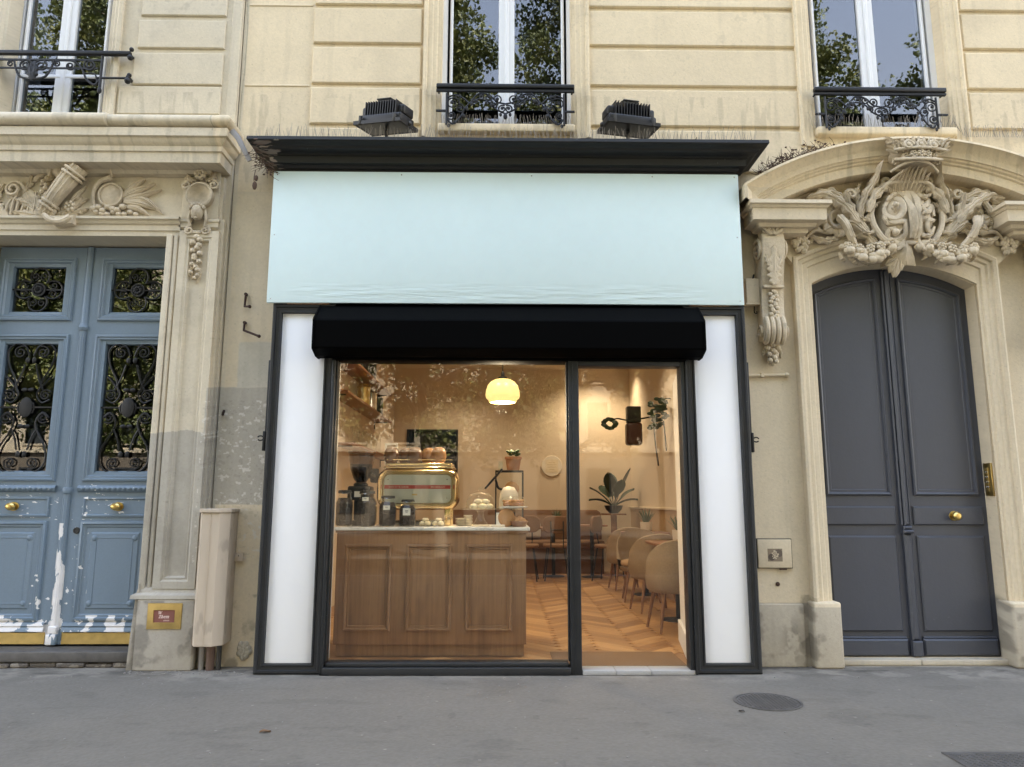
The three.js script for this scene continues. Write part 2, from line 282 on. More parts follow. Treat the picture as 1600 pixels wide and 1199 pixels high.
// wood
function woodTex(base, dark, along, seedv, w = 1.2, h = 1.2, dens = 320) {
  return colorTex(0, 0, w, h, dens, (x, y) => { if (along === 'x') [x, y] = [y, x]; const warp = fbm(x * 4 + seedv, y * 0.55 + seedv, 4), g = fbm((x + 0.06 * warp) * 70 + seedv, y * 1.1, 4), band = fbm(x * 9 + 3 * warp + seedv, y * 0.5, 3), cath = 0.5 + 0.5 * Math.sin((warp * 26 + x * 10) * 2.2), pore = noise(x * 300 + seedv, y * 8) > 0.84 ? 1 : 0; const t = Math.min(1, Math.max(0, 0.42 * g + 0.30 * band + 0.16 * cath * sm(0.45, 0.6, warp) + 0.16 * pore + 0.06)); return mix3(base, dark, t); });
}
M.walnut = std([1, 1, 1], 0.48, { map: woodTex([0.37, 0.192, 0.082], [0.13, 0.058, 0.022], 'y', 3) });
M.oak = [0, 1, 2, 3].map(i => std([1, 1, 1], 0.42, { map: woodTex([[0.46, 0.26, 0.105], [0.38, 0.205, 0.08], [0.54, 0.315, 0.135], [0.32, 0.165, 0.062]][i], [[0.27, 0.135, 0.05], [0.22, 0.105, 0.038], [0.32, 0.17, 0.066], [0.19, 0.085, 0.03]][i], 'x', 7 + i * 5, 0.8, 0.8, 300) }));
M.legWood = std([0.22, 0.11, 0.055], 0.5);
M.tableWood = std([1, 1, 1], 0.4, { map: woodTex([0.30, 0.14, 0.07], [0.13, 0.055, 0.027], 'x', 21, 1, 1, 200) });
const weave = greyTex(0, 0, 0.5, 0.5, 800, (x, y) => 0.5 + 0.25 * Math.sin(x * 900) * Math.sin(y * 900) + 0.4 * (noise(x * 260, y * 260) - 0.5));
const cloth = c => std([1, 1, 1], 0.95, { map: colorTex(0, 0, 0.6, 0.6, 500, (x, y) => { const k = 0.85 + 0.3 * noise(x * 230, y * 230) + 0.12 * (fbm(x * 12, y * 12, 3) - 0.5); return c.map(v => v * k); }), bumpMap: weave, bumpScale: 0.001 });
M.taupe = cloth([0.30, 0.228, 0.155]); M.tan = cloth([0.36, 0.235, 0.135]); M.leather = std([0.19, 0.095, 0.042], 0.6, { bumpMap: grain, bumpScale: 0.0008 });
M.rust = cloth([0.17, 0.09, 0.05]); M.cushion = cloth([0.33, 0.27, 0.22]);
M.plaster = std([0.62, 0.52, 0.39], 0.85, { bumpMap: grain, bumpScale: 0.0012 });
M.dado = std([0.40, 0.27, 0.15], 0.7, { bumpMap: grain, bumpScale: 0.0008 });
M.ceiling = std([0.66, 0.60, 0.50], 0.9);
M.innerWhite = std([0.72, 0.68, 0.62], 0.7, { bumpMap: grain, bumpScale: 0.0006 });
M.blackMetal = std([0.012, 0.011, 0.011], 0.45, { metalness: 0.2 });
M.gold = std([0.78, 0.60, 0.34], 0.16, { metalness: 1 });
M.steel = std([0.6, 0.58, 0.55], 0.22, { metalness: 1 });
M.marble = std([1, 1, 1], 0.25, { map: colorTex(0, 0, 2, 1, 300, (x, y) => { const v = Math.abs(fbm(x * 3, y * 3, 5) - 0.5), k = 1 - 0.22 * sm(0.03, 0.0, v); return [0.74 * k, 0.70 * k, 0.64 * k]; }) });
M.cream = std([0.72, 0.66, 0.55], 0.5); M.panelCream = std([0.50, 0.50, 0.42], 0.3); M.red = std([0.36, 0.045, 0.03], 0.4);
M.terracotta = std([0.38, 0.16, 0.07], 0.8, { bumpMap: grain, bumpScale: 0.001 }); M.potWhite = std([0.62, 0.55, 0.45], 0.6); M.soil = std([0.03, 0.02, 0.014], 1);
M.leafDark = std([0.018, 0.04, 0.018], 0.45, { side: THREE.DoubleSide }); M.leafGreen = std([0.05, 0.085, 0.03], 0.55, { side: THREE.DoubleSide });
M.beans = std([1, 1, 1], 0.5, { map: colorTex(0, 0, 0.4, 0.4, 900, (x, y) => { const k = 0.35 + 1.3 * noise(x * 95, y * 95) * noise(x * 95 + 50, y * 70 + 9); return [0.034 * k, 0.018 * k, 0.012 * k]; }), bumpMap: greyTex(0, 0, 0.4, 0.4, 900, (x, y) => noise(x * 95, y * 95)), bumpScale: 0.006 });
M.paper = std([0.78, 0.75, 0.68], 0.8); M.cookie = std([0.46, 0.24, 0.10], 0.9, { bumpMap: grain, bumpScale: 0.006 }); M.bread = std([0.30, 0.13, 0.05], 0.6, { bumpMap: grain, bumpScale: 0.003 });
M.macaron = std([0.74, 0.62, 0.42], 0.75); M.cupBrown = std([0.12, 0.055, 0.025], 0.25); M.screen = std([0.008, 0.012, 0.014], 0.12);
M.smoke = phys([0.55, 0.45, 0.33], 0.03, { transmission: 1, thickness: 0, ior: 1.5 });
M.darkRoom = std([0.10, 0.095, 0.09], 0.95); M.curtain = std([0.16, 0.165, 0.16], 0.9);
M.castIron = std([1, 1, 1], 0.62, { metalness: 0.25, map: colorTex(0, 0, 1, 1, 400, (x, y) => { const k = 0.7 + 0.6 * fbm(x * 22, y * 22, 4); return [0.105 * k, 0.098 * k, 0.09 * k]; }) });
M.dry = std([0.17, 0.10, 0.055], 0.95, { side: THREE.DoubleSide }); M.dryRed = std([0.20, 0.075, 0.035], 0.9, { side: THREE.DoubleSide }); M.twig = std([0.085, 0.052, 0.036], 0.95);
M.wire = std([0.30, 0.27, 0.23], 0.5, { metalness: 0.6 }); M.zinc = std([0.20, 0.185, 0.165], 0.7);
M.boxBeige = std([1, 1, 1], 0.6, { map: colorTex(0, 0, 2, 2, 256, (x, y) => { const k = 1 - 0.10 * fbm(x * 8, y * 3, 4) - 0.20 * sm(0.60, 0.76, fbm(x * 14 + 3, y * 5 + 60, 4)); return [0.50 * k, 0.415 * k, 0.315 * k]; }) });
function canvasMat(w, h, draw, extra = {}) { const c = document.createElement('canvas'); c.width = w; c.height = h; draw(c.getContext('2d'), w, h); const t = new THREE.CanvasTexture(c); t.colorSpace = THREE.SRGBColorSpace; t.magFilter = THREE.LinearFilter; return new THREE.MeshStandardMaterial({ map: t, roughness: 0.5, ...extra }); }
function printed(parent, name, x0, x1, y0, y1, z, mat) { // flat printed face with its own 0..1 uv
  const g = new THREE.PlaneGeometry(x1 - x0, y1 - y0).translate((x0 + x1) / 2, (y0 + y1) / 2, z), b = baseOf(parent); g.translate(-b.x, -b.y, -b.z);
  const m = new THREE.Mesh(g, mat); m.name = name; m.castShadow = m.receiveShadow = true; parent.add(m); return m;
}
// ---------------------------------------------------------------- street: pavement, kerb, road, far pavement
{
  const g = [tris([-40, 0, 8.2, 40, 0, 8.2, 40, 0, -0.6, -40, 0, 8.2, 40, 0, -0.6, -40, 0, -0.6])];
  structure('pavement', g, M.paving, { uv: 'xz', crease: 0 });
  structure('kerb', box(-40, 40, -0.14, 0.004, 8.2, 8.45, 0.02), M.kerb);
  structure('road', tris([-150, -0.12, 150, 150, -0.12, 150, 150, -0.12, 8.3, -150, -0.12, 150, 150, -0.12, 8.3, -150, -0.12, 8.3]), M.asphalt, { uv: 'xz', crease: 0 });
}

// ---------------------------------------------------------------- helpers shared by both houses
function casement(parent, x0, x1, y0, y1, z, mid, label) { // two-leaf white window
  const w = sub(parent, 'window', label), st = 0.055;
  part(w, 'frame', [box(x0 - 0.06, x0, y0 - 0.05, y1, z - 0.05, z + 0.02), box(x1, x1 + 0.06, y0 - 0.05, y1, z - 0.05, z + 0.02), box(x0, x1, y0 - 0.05, y0, z - 0.05, z + 0.018)], M.winWhite);
  for (const [a, b] of [[x0, mid], [mid, x1]]) {
    const l = b === mid ? 0.075 : 0.075, A = a + (a === x0 ? 0.025 : 0.004), B = b - (b === x1 ? 0.025 : 0.004), sl = a === x0 ? 0.03 : l, sr = b === x1 ? 0.03 : l;
    part(w, 'sash', [slab(A, A + sl, y0 + 0.004, y1, z - 0.03, z + 0.028, 0.008), slab(B - sr, B, y0 + 0.004, y1, z - 0.03, z + 0.028, 0.008), slab(A + sl, B - sr, y0 + 0.004, y0 + 0.07, z - 0.03, z + 0.024, 0.006)], M.winWhite);
    part(w, 'pane', box(A + sl - 0.005, B - sr + 0.005, y0 + 0.065, y1, z - 0.006, z - 0.002), M.glassDark, { crease: 0 });
  }
  part(w, 'meeting_strip', [slab(mid - 0.022, mid + 0.022, y0 + 0.01, y1, z + 0.02, z + 0.045, 0.01)], M.winWhite);
  return w;
}
function ironLace(x0, x1, yt, h, z, r = 0.0085) { // cast-iron scrollwork hanging below a hand rail
  const W = x1 - x0, xc = (x0 + x1) / 2, half = [];
  const B = (t, d) => [x0 + W / 2 * t, yt - d * h];
  const C = (pts, ra = r) => half.push(limb(pts.map(p => [...p, z]), ra, 22, 5));
  C([B(0.02, 0.05), B(0.02, 1)], r * 1.3);
  C([B(0.02, 0.80), B(0.12, 0.98), B(0.24, 0.80), B(0.36, 0.42), B(0.54, 0.22), B(0.72, 0.30), B(0.84, 0.52), B(1, 0.66)]);
  C([B(0.03, 0.18), B(0.16, 0.10), B(0.30, 0.20), B(0.40, 0.36)]);
  C([B(0.40, 0.36), B(0.55, 0.06), B(0.74, 0.10), B(0.86, 0.30), B(1, 0.36)]);
  for (const [t, d, R, a, n] of [[0.12, 0.36, 0.20, 0, 1.6], [0.24, 0.52, 0.15, 2, -1.6], [0.10, 0.72, 0.13, 4, 1.5], [0.86, 0.22, 0.17, 3, 1.6], [0.72, 0.16, 0.11, 0, -1.4], [0.95, 0.52, 0.13, 1, 1.5], [0.20, 0.16, 0.10, 1, -1.4], [0.60, 0.14, 0.10, 4, 1.4], [0.80, 0.42, 0.10, 5, 1.4], [0.48, 0.30, 0.09, 5, -1.4]]) { const p = B(t, d); half.push(spiral(p[0], p[1], R * h, R * h * 0.22, a, n, z, z + 0.012, [r * 0.95, r * 0.7]), ball(p[0], p[1], z + 0.012, r * 1.6, r * 1.6, r * 1.3, 6)); }
  for (const [t, d] of [[0.30, 0.70], [0.36, 0.50], [0.44, 0.34], [0.52, 0.25], [0.68, 0.30], [0.76, 0.38], [0.16, 0.90], [0.06, 1.0], [0.92, 0.66]]) { const p = B(t, d); half.push(ball(p[0], p[1] - 0.012, z + 0.006, 0.015, 0.021, 0.011, 6)); }
  return [...half, ...mirrorX(half, xc), ball(xc, yt - h * 0.75, z + 0.008, 0.02, 0.034, 0.014, 8)];
}
function railing(label, x0, x1, yt, z, h, wall) {
  const t = thing('window_railing', label, 'railing', [(x0 + x1) / 2, yt - h, z]);
  part(t, 'handrail', [box(x0, x1, yt - 0.02, yt + 0.026, z - 0.03, z + 0.03, 0.012), box(x0, x1, yt - 0.048, yt - 0.026, z - 0.014, z + 0.014)], M.iron);
  part(t, 'scrollwork', ironLace(x0 + 0.09, x1 - 0.09, yt - 0.05, h - 0.06, z), M.iron);
  for (const [a, b] of [[x0, x0 + 0.10], [x1 - 0.10, x1]]) part(t, 'fixing_bar', [box(a, b, yt - h * 0.62 - 0.009, yt - h * 0.62 + 0.009, z - 0.008, z + 0.008)], M.iron);
  for (const x of [x0 + 0.02, x1 - 0.02]) part(t, 'wall_tie', cyl([x, yt - 0.03, wall], [x, yt - 0.03, z - 0.028], 0.009), M.iron);
  return t;
}

// ---------------------------------------------------------------- left house
const leftHouse = thing('townhouse', 'grey-beige stone townhouse with a blue double door and carved frieze, at the left', 'building', [-4, 0, 0]);
{
  const H = leftHouse, zw = 0.03;
  part(H, 'wall', prism(rectPts(-9, -2.58, 0, 7.4), -0.35, zw, 0, [rectPts(-4.90, -3.86, 5.06, 7.3), rectPts(-4.93, -3.11, 0.001, 3.82)]), M.stone, { uv: 'xy', crease: 0.3 });
  part(H, 'upper_wall', box(-16, -2.6, 7.4, 20, -10, zw), M.plain);
  part(H, 'side_wall', box(-16, -9, 0, 7.4, -10, zw - 0.003), M.plain);
  // ashlar courses beside the window
  for (const [x0, x1, y0, y1] of [[-3.57, -2.735, 6.105, 6.60], [-3.58, -2.735, 5.755, 6.055], [-3.60, -2.735, 5.37, 5.705], [-3.72, -2.735, 5.06, 5.352]]) part(H, 'stone_block', slab(x0, x1, y0, y1, zw + 0.001, 0.052, 0.010), M.stone, { uv: 'xy' });
  part(H, 'corner_strip', slab(-2.68, -2.585, 4.92, 7.0, zw + 0.001, 0.045, 0.01), M.stone, { uv: 'xy' });
  // window surround and sash
  part(H, 'window_surround', loops([[0, 0], [0, 0.035], [0.03, 0.045], [0.05, 0.03], [0.07, 0.03], [0.09, 0.012], [0.12, 0.012], [0.14, -0.15]].map(([d, h]) => [[-3.74 - d, 4.95, zw + h], [-3.74 - d, 7.2, zw + h], [-4.98 + d, 7.2, zw + h], [-4.98 + d, 4.95, zw + h]]), { closed: false }), M.stone, { uv: 'xy' });
  const w = casement(H, -4.83, -3.95, 5.10, 7.2, -0.15, -4.375);
  part(w, 'glazing_bar', box(-4.80, -3.98, 5.535, 5.57, -0.14, -0.118, 0.006), M.winWhite);
  // main cornice over the door
  const torus = Array.from({ length: 9 }, (_, i) => { const a = PI / 2 - PI * i / 8; return [0.31 + 0.062 * Math.cos(a), 4.826 + 0.058 * Math.sin(a)]; });
  part(H, 'cornice', cornice(-9, -2.86, zw, [[0, 4.90], ...torus, [0.30, 4.762], [0.34, 4.752], [0.345, 4.672], [0.325, 4.66], [0.315, 4.63], [0.29, 4.605], [0.285, 4.60], [0.285, 4.552], [0.27, 4.545], [0.265, 4.45], [0.13, 4.44], [0.115, 4.41], [0.085, 4.40], [0, 4.395]]), M.stone, { uv: 'xy', crease: 0.5 });
  part(H, 'window_sill', [limb([[-5.2, 4.826, 0.355], [-3.62, 4.826, 0.355]], 0.064, 2, 14), ball(-3.62, 4.826, 0.355, 0.03, 0.064, 0.064, 12)], M.stone, { uv: 'xy' });
  // frieze, architrave
  part(H, 'frieze', box(-9, -2.63, 3.985, 4.41, zw, 0.085), M.stone, { uv: 'xy' });
  part(H, 'architrave', loops([[zw, 3.99], [0.165, 3.985], [0.165, 3.962], [0.145, 3.95], [0.135, 3.925], [0.12, 3.915], [0.12, 3.865], [0.108, 3.86], [0.105, 3.815], [-0.30, 3.815]].map(([z, y]) => [[-9, y, z], [-2.99, y, z]]), { closed: false }), M.stone, { uv: 'xy' });
  // pilaster with sunken panel
  const pil = sub(H, 'pilaster');
  part(pil, 'shaft', [box(-3.11, -2.60, 0.50, 3.985, zw, 0.09), box(-3.11, -3.055, 0.60, 3.83, 0.09, 0.125, 0.012), box(-3.045, -3.005, 0.60, 3.83, 0.09, 0.112, 0.01)], M.stone, { uv: 'xy' });
  part(pil, 'sunken_panel', frame(-2.985, -2.625, 0.66, 3.86, 0.09, [[0, 0], [0, 0.042], [0.06, 0.042], [0.075, 0.03], [0.09, 0.034], [0.105, 0.008]], true), M.stone, { uv: 'xy' });
  part(pil, 'base_moulding', cornice(-3.03, -2.665, 0.05, [[0, 0.70], [0.05, 0.695], [0.055, 0.675], [0.075, 0.655], [0.08, 0.63], [0.115, 0.61], [0.12, 0.58], [0.08, 0.57], [0, 0.57]]), M.stone, { uv: 'xy' });
  part(pil, 'plinth', [box(-3.085, -2.598, 0, 0.578, zw, 0.165, 0.012), prism([[-3.15, 0], [-3.09, 0], [-3.09, 0.70], [-3.115, 0.62], [-3.135, 0.3]], zw - 0.2, 0.14, 0.006)], M.stone, { uv: 'xy' });
  // door step and inner hall
  const stp = sub(H, 'door_step'), stepStone = std([1, 1, 1], 0.9, { map: colorTex(0, 0, 2, 2, 200, (x, y) => { const n = fbm(x * 16, y * 16, 4), k = n > 0.56 ? 1.9 : 0.9; return [0.105 * k, 0.09 * k, 0.07 * k]; }), bumpMap: grain, bumpScale: 0.01 });
  part(stp, 'slab', box(-4.93, -3.115, 0.045, 0.135, -0.30, 0.055, 0.012), M.castIron);
  for (let i = 0, x = -4.95; i < 9 && x < -3.12; i++) { const w2 = rr(0.15, 0.26), xe = Math.min(-3.118, x + w2); if (xe - x < 0.05) break; part(stp, 'stone', box(x, xe - 0.006, 0.001, rr(0.030, 0.044), -0.25, 0.060 + rr(-0.02, 0.012), 0.012), stepStone); x += w2; }
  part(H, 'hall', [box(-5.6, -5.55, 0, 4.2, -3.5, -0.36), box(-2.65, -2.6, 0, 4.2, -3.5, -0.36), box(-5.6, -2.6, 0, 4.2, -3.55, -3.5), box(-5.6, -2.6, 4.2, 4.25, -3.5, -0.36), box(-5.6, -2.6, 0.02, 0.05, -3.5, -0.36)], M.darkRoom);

  // carved frieze: fluted quiver crossing a shell, a medallion with laurel, a mask console over the pilaster
  const c1 = sub(H, 'trophy_carving'), z = 0.087;
  const rod = (a, b, r, n = 14) => limb([[...a], [...b]], r, 3, n);
  part(c1, 'quiver', [limb([[-4.24, 4.02, z + 0.06], [-4.10, 4.22, z + 0.085], [-3.93, 4.45, z + 0.10]], t => 0.060 + 0.028 * t, 10, 14), ...[-2, -1, 0, 1, 2].map(i => { const o = i * 0.55, d = [0.8 * Math.sin(o), -0.6 * Math.sin(o), Math.cos(o)], at = (x, y, zz, r) => [x + d[0] * r, y + d[1] * r, zz + d[2] * r]; return limb([at(-4.24, 4.02, z + 0.06, 0.058), at(-4.10, 4.22, z + 0.085, 0.072), at(-3.93, 4.45, z + 0.10, 0.088)], 0.011, 8, 6); }), ...[0.12, 0.20, 0.80, 0.88].map(t => lathe([[0.064 + 0.028 * t, -0.012], [0.078 + 0.03 * t, -0.012], [0.082 + 0.03 * t, 0], [0.078 + 0.03 * t, 0.012], [0.064 + 0.028 * t, 0.012]], [0, 0, 0], 16).rotateZ(-0.63).translate(-4.24 + 0.31 * t, 4.02 + 0.43 * t, z + 0.062 + 0.04 * t))], M.carved);
  part(c1, 'laurel_spray', [[[-4.05, 4.10], [-3.98, 4.20], [-3.90, 4.30]], [[-4.06, 4.06], [-3.97, 4.12], [-3.87, 4.18]], [[-4.02, 4.03], [-3.93, 4.05], [-3.86, 4.08]], [[-4.33, 4.30], [-4.24, 4.38], [-4.20, 4.46]], [[-4.40, 4.34], [-4.32, 4.41], [-4.28, 4.48]], [[-4.48, 4.22], [-4.42, 4.32], [-4.42, 4.42]]].map(q => carvedLeaf(q, 0.038, 0.06, z, { lobes: 3, seg: 14 })), M.carved);
  part(c1, 'crumpled_drapery', Array.from({ length: 9 }, (_, i) => limb([[-4.62 + 0.045 * i, 4.02, z], [-4.60 + 0.05 * i, 4.10 + 0.03 * Math.sin(i), z + 0.03], [-4.56 + 0.04 * i, 4.20 + 0.05 * Math.sin(i * 1.7), z + 0.015]], [0.02, 0.008], 8, 6)), M.carved);
  part(c1, 'boss', [lathe([[0, 0.07], [0.03, 0.068], [0.035, 0.055], [0.055, 0.05], [0.06, 0.03], [0.088, 0.025], [0.095, 0]], [0, 0, 0], 20).rotateX(PI / 2).translate(-4.215, 4.06, z + 0.055)], M.carved);
  part(c1, 'helmet', [ball(-4.13, 4.44, z + 0.03, 0.09, 0.07, 0.06, 12), limb([[-4.23, 4.38, z + 0.05], [-4.20, 4.48, z + 0.08], [-4.10, 4.53, z + 0.09], [-4.0, 4.50, z + 0.06], [-3.95, 4.44, z + 0.04]], t => 0.014 + 0.02 * Math.sin(PI * t), 16, 8), ...[0, 1, 2, 3, 4, 5].map(i => ball(-4.22 + i * 0.045, 4.50 + 0.022 * Math.sin(i * 1.9), z + 0.05, 0.025, 0.02, 0.03, 7))], M.carved);
  part(c1, 'shell', [carvedLeaf([[-4.18, 4.02], [-4.34, 4.10], [-4.50, 4.32]], 0.12, 0.05, z, { lobes: 7, depth: 0.3 }), carvedLeaf([[-4.25, 4.0], [-4.38, 4.02], [-4.58, 4.05]], 0.07, 0.05, z, { lobes: 5 }), carvedLeaf([[-4.30, 4.02], [-4.42, 4.12], [-4.62, 4.18]], 0.06, 0.06, z), spiral(-4.56, 4.26, 0.09, 0.02, 0, 1.7, z + 0.02, z + 0.05, [0.02, 0.012]), carvedLeaf([[-4.60, 4.0], [-4.72, 4.14], [-4.66, 4.32]], 0.07, 0.05, z), ...[0, 1, 2, 3, 4, 5, 6].map(i => ball(-4.27 + 0.022 * Math.sin(i * 2.2), 4.17 + i * 0.033, z + 0.035, 0.024, 0.022, 0.026, 7))], M.carved);
  part(c1, 'foliage', [carvedLeaf([[-4.16, 4.02], [-4.04, 4.06], [-3.93, 4.20]], 0.07, 0.055, z, { lobes: 5 }), carvedLeaf([[-4.1, 4.0], [-4.0, 4.02], [-3.92, 4.05]], 0.05, 0.055, z), ...rosette(-4.02, 4.09, z + 0.03, 0.06, 6), carvedLeaf([[-4.22, 4.0], [-4.14, 3.95], [-4.06, 3.96]], 0.04, 0.06, z + 0.04)], M.carved);
  part(c1, 'ribbon', [prism([[-4.23, 3.99], [-4.09, 3.87], [-3.94, 3.90], [-3.93, 3.985], [-4.05, 3.955]], 0.12, 0.20, 0.012), limb([[-4.20, 3.98, 0.2], [-4.13, 3.92, 0.215], [-4.03, 3.91, 0.215], [-3.96, 3.96, 0.2]], [0.022, 0.03], 12, 8)], M.carved);
  const c2 = sub(H, 'medallion_carving');
  part(c2, 'medallion', [lathe([[0, 0.045], [0.075, 0.04], [0.095, 0.03], [0.1, 0.045], [0.115, 0.042], [0.12, 0]], [0, 0, 0], 26).rotateX(PI / 2).translate(-3.66, 4.21, z)], M.carved);
  part(c2, 'wreath', [limb([[-3.80, 4.08, z + 0.02], [-3.82, 4.22, z + 0.03], [-3.77, 4.33, z + 0.04], [-3.66, 4.37, z + 0.05]], [0.016, 0.026], 14, 8), ...[0, 1, 2, 3, 4, 5, 6].map(i => ball(-3.81 + i * 0.045, 4.075 + 0.02 * Math.sin(i * 2.4), z + 0.025, 0.034, 0.028, 0.032, 8)), ...[0, 1, 2, 3, 4, 5, 6, 7].map(i => ball(-3.78 + i * 0.052, 4.03 + 0.014 * Math.cos(i * 2.1), z + 0.02, 0.03, 0.022, 0.03, 7)), cyl([-3.655, 4.38, z + 0.05], [-3.655, 4.44, z + 0.09], 0.012, 0.004, 6)], M.carved);
  for (const [p, wd] of [[[[-3.55, 4.22], [-3.44, 4.32], [-3.36, 4.37]], 0.035], [[[-3.55, 4.20], [-3.42, 4.26], [-3.26, 4.33]], 0.038], [[[-3.54, 4.17], [-3.40, 4.20], [-3.20, 4.27]], 0.036], [[[-3.54, 4.15], [-3.38, 4.13], [-3.20, 4.07]], 0.040], [[[-3.50, 4.18], [-3.33, 4.16], [-3.17, 4.03]], 0.034], [[[-3.52, 4.1], [-3.40, 4.08], [-3.27, 4.0]], 0.032]]) part(c2, 'laurel_leaf', carvedLeaf(p, wd, 0.06, z, { lobes: 0.001, depth: 0, seg: 16 }), M.carved);
  const c3 = sub(H, 'mask_console');
  part(c3, 'plaque', box(-2.995, -2.655, 3.99, 4.44, 0.085, 0.11, 0.006), M.stone, { uv: 'xy' });
  part(c3, 'shell_niche', [lathe([[0.001, 0.0], [0.06, 0.006], [0.095, 0.03], [0.11, 0.055], [0.125, 0.05], [0.13, 0]], [0, 0, 0], 24).rotateX(PI / 2).translate(-2.825, 4.20, 0.112)], M.carved);
  part(c3, 'crest', [...rosette(-2.825, 4.40, 0.15, 0.06, 7), carvedLeaf([[-2.86, 4.35], [-2.93, 4.36], [-2.955, 4.44]], 0.035, 0.06, 0.112), carvedLeaf([[-2.79, 4.35], [-2.72, 4.36], [-2.695, 4.44]], 0.035, 0.06, 0.112), spiral(-2.95, 4.30, 0.05, 0.012, 1, 1.4, 0.13, 0.16, [0.018, 0.01]), spiral(-2.70, 4.30, 0.05, 0.012, 2, -1.4, 0.13, 0.16, [0.018, 0.01])], M.carved);
  part(c3, 'mask', [ball(-2.825, 4.03, 0.155, 0.058, 0.078, 0.06, 14), ball(-2.825, 4.02, 0.212, 0.012, 0.024, 0.014, 8), ball(-2.847, 4.047, 0.200, 0.014, 0.008, 0.01, 6), ball(-2.803, 4.047, 0.200, 0.014, 0.008, 0.01, 6), ball(-2.825, 3.985, 0.204, 0.02, 0.008, 0.01, 6), ball(-2.825, 3.965, 0.196, 0.02, 0.014, 0.014, 6), ...[-3, -2, -1, 0, 1, 2, 3].map(i => ball(-2.825 + i * 0.021, 4.10 - 0.004 * i * i, 0.175, 0.016, 0.022, 0.026, 7)), limb([[-2.88, 4.06, 0.15], [-2.905, 3.98, 0.15], [-2.89, 3.9, 0.14]], [0.02, 0.012], 10, 7), limb([[-2.77, 4.06, 0.15], [-2.745, 3.98, 0.15], [-2.76, 3.9, 0.14]], [0.02, 0.012], 10, 7)], M.carved);
  for (const [a, b] of [[-2.985, -2.915], [-2.735, -2.665]]) part(c3, 'capital', cornice(a, b, 0.10, [[0, 3.985], [0.03, 3.98], [0.03, 3.95], [0.02, 3.94], [0.02, 3.90], [0.008, 3.89], [0, 3.88]]), M.stone, { uv: 'xy' });
  part(c3, 'scroll_bracket', [spiral(-2.90, 3.86, 0.045, 0.01, 1.2, 1.5, 0.13, 0.15, [0.014, 0.009]), spiral(-2.75, 3.86, 0.045, 0.01, 1.9, -1.5, 0.13, 0.15, [0.014, 0.009]), box(-2.865, -2.785, 3.83, 3.86, 0.10, 0.145, 0.006)], M.carved);
  const drop = []; for (let i = 0; i < 16; i++) drop.push(ball(-2.825 + 0.035 * Math.sin(i * 2.3), 3.80 - i * 0.026, 0.125, 0.034 - i * 0.0009, 0.03 - i * 0.0007, 0.034 - 0.0008 * i, 8));
  drop.push(carvedLeaf([[-2.825, 3.55], [-2.87, 3.48], [-2.85, 3.40]], 0.03, 0.03, 0.1), carvedLeaf([[-2.825, 3.55], [-2.79, 3.46], [-2.81, 3.36]], 0.028, 0.03, 0.1));
  part(c3, 'flower_drop', drop, M.carved);

  // blue double door
  const D = sub(H, 'double_door', 'blue painted double door with white peeling paint and iron grilles'), zd = -0.18, xm = -3.96, mk = f => [f(1), f(-1)];
  const mould = [[0, 0], [0.006, 0.018], [0.022, 0.022], [0.03, 0.012], [0.046, 0.014], [0.06, -0.004], [0.085, -0.01], [0.095, -0.028]];
  for (const s of [1, -1]) {
    const X = (a, b) => { const p = xm + s * (a - xm), q = xm + s * (b - xm); return p < q ? [p, q] : [q, p]; };
    const [la, lb] = X(-3.925, -3.10);
    part(D, 'leaf', prism(rectPts(la, lb, 0.15, 3.80), zd - 0.06, zd, 0, [rectPts(...X(-3.74, -3.24), 3.14, 3.63), rectPts(...X(-3.74, -3.24), 1.64, 2.88)]), M.blueDoor, { uv: 'flat' });
    for (const [y0, y1] of [[3.075, 3.695], [1.575, 2.945]]) part(D, 'panel_moulding', frame(...X(-3.84, -3.14), y0, y1, zd + 0.001, mould), M.blueDoor, { uv: 'flat' });
    for (const [y0, y1] of [[3.12, 3.65], [1.62, 2.90]]) part(D, 'pane', box(...X(-3.76, -3.22), y0, y1, zd - 0.045, zd - 0.041), M.glassDark, { crease: 0 });
    part(D, 'lock_rail', [loops([[0, 1.475], [0.025, 1.49], [0.035, 1.515], [0.02, 1.535], [0, 1.54]].map(([d, y]) => [[X(-3.86, -3.12)[0], y, zd + d + 0.001], [X(-3.86, -3.12)[1], y, zd + d + 0.001]]), { closed: false }), ...Array.from({ length: 15 }, (_, i) => ball(X(-3.84, -3.13)[0] + 0.025 + i * 0.047, 1.508, zd + 0.032, 0.018, 0.016, 0.014, 7))], M.blueDoor, { uv: 'flat' });
    part(D, 'knob_panel', frame(...X(-3.81, -3.17), 1.255, 1.435, zd + 0.001, [[0, 0], [0.004, 0.014], [0.018, 0.016], [0.026, 0.004]], true), M.blueDoor, { uv: 'flat' });
    part(D, 'lower_panel', [frame(...X(-3.81, -3.17), 0.35, 1.22, zd + 0.001, [[0, 0], [0.006, 0.02], [0.025, 0.026], [0.035, 0.012], [0.05, 0.012], [0.06, 0.002], [0.10, 0.004], [0.112, 0.014]], true), frame(...X(-3.66, -3.32), 0.49, 1.08, zd + 0.012, [[0, 0], [0.004, 0.006], [0.012, 0.006], [0.016, 0]])], M.blueDoor, { uv: 'flat' });
    for (const [cx, cy] of [[-3.67, 0.50], [-3.31, 0.50], [-3.67, 1.07], [-3.31, 1.07]]) part(D, 'corner_boss', [ball(xm + s * (cx - xm), cy, zd + 0.015, 0.026, 0.026, 0.012, 10)], M.blueDoor, { uv: 'flat' });
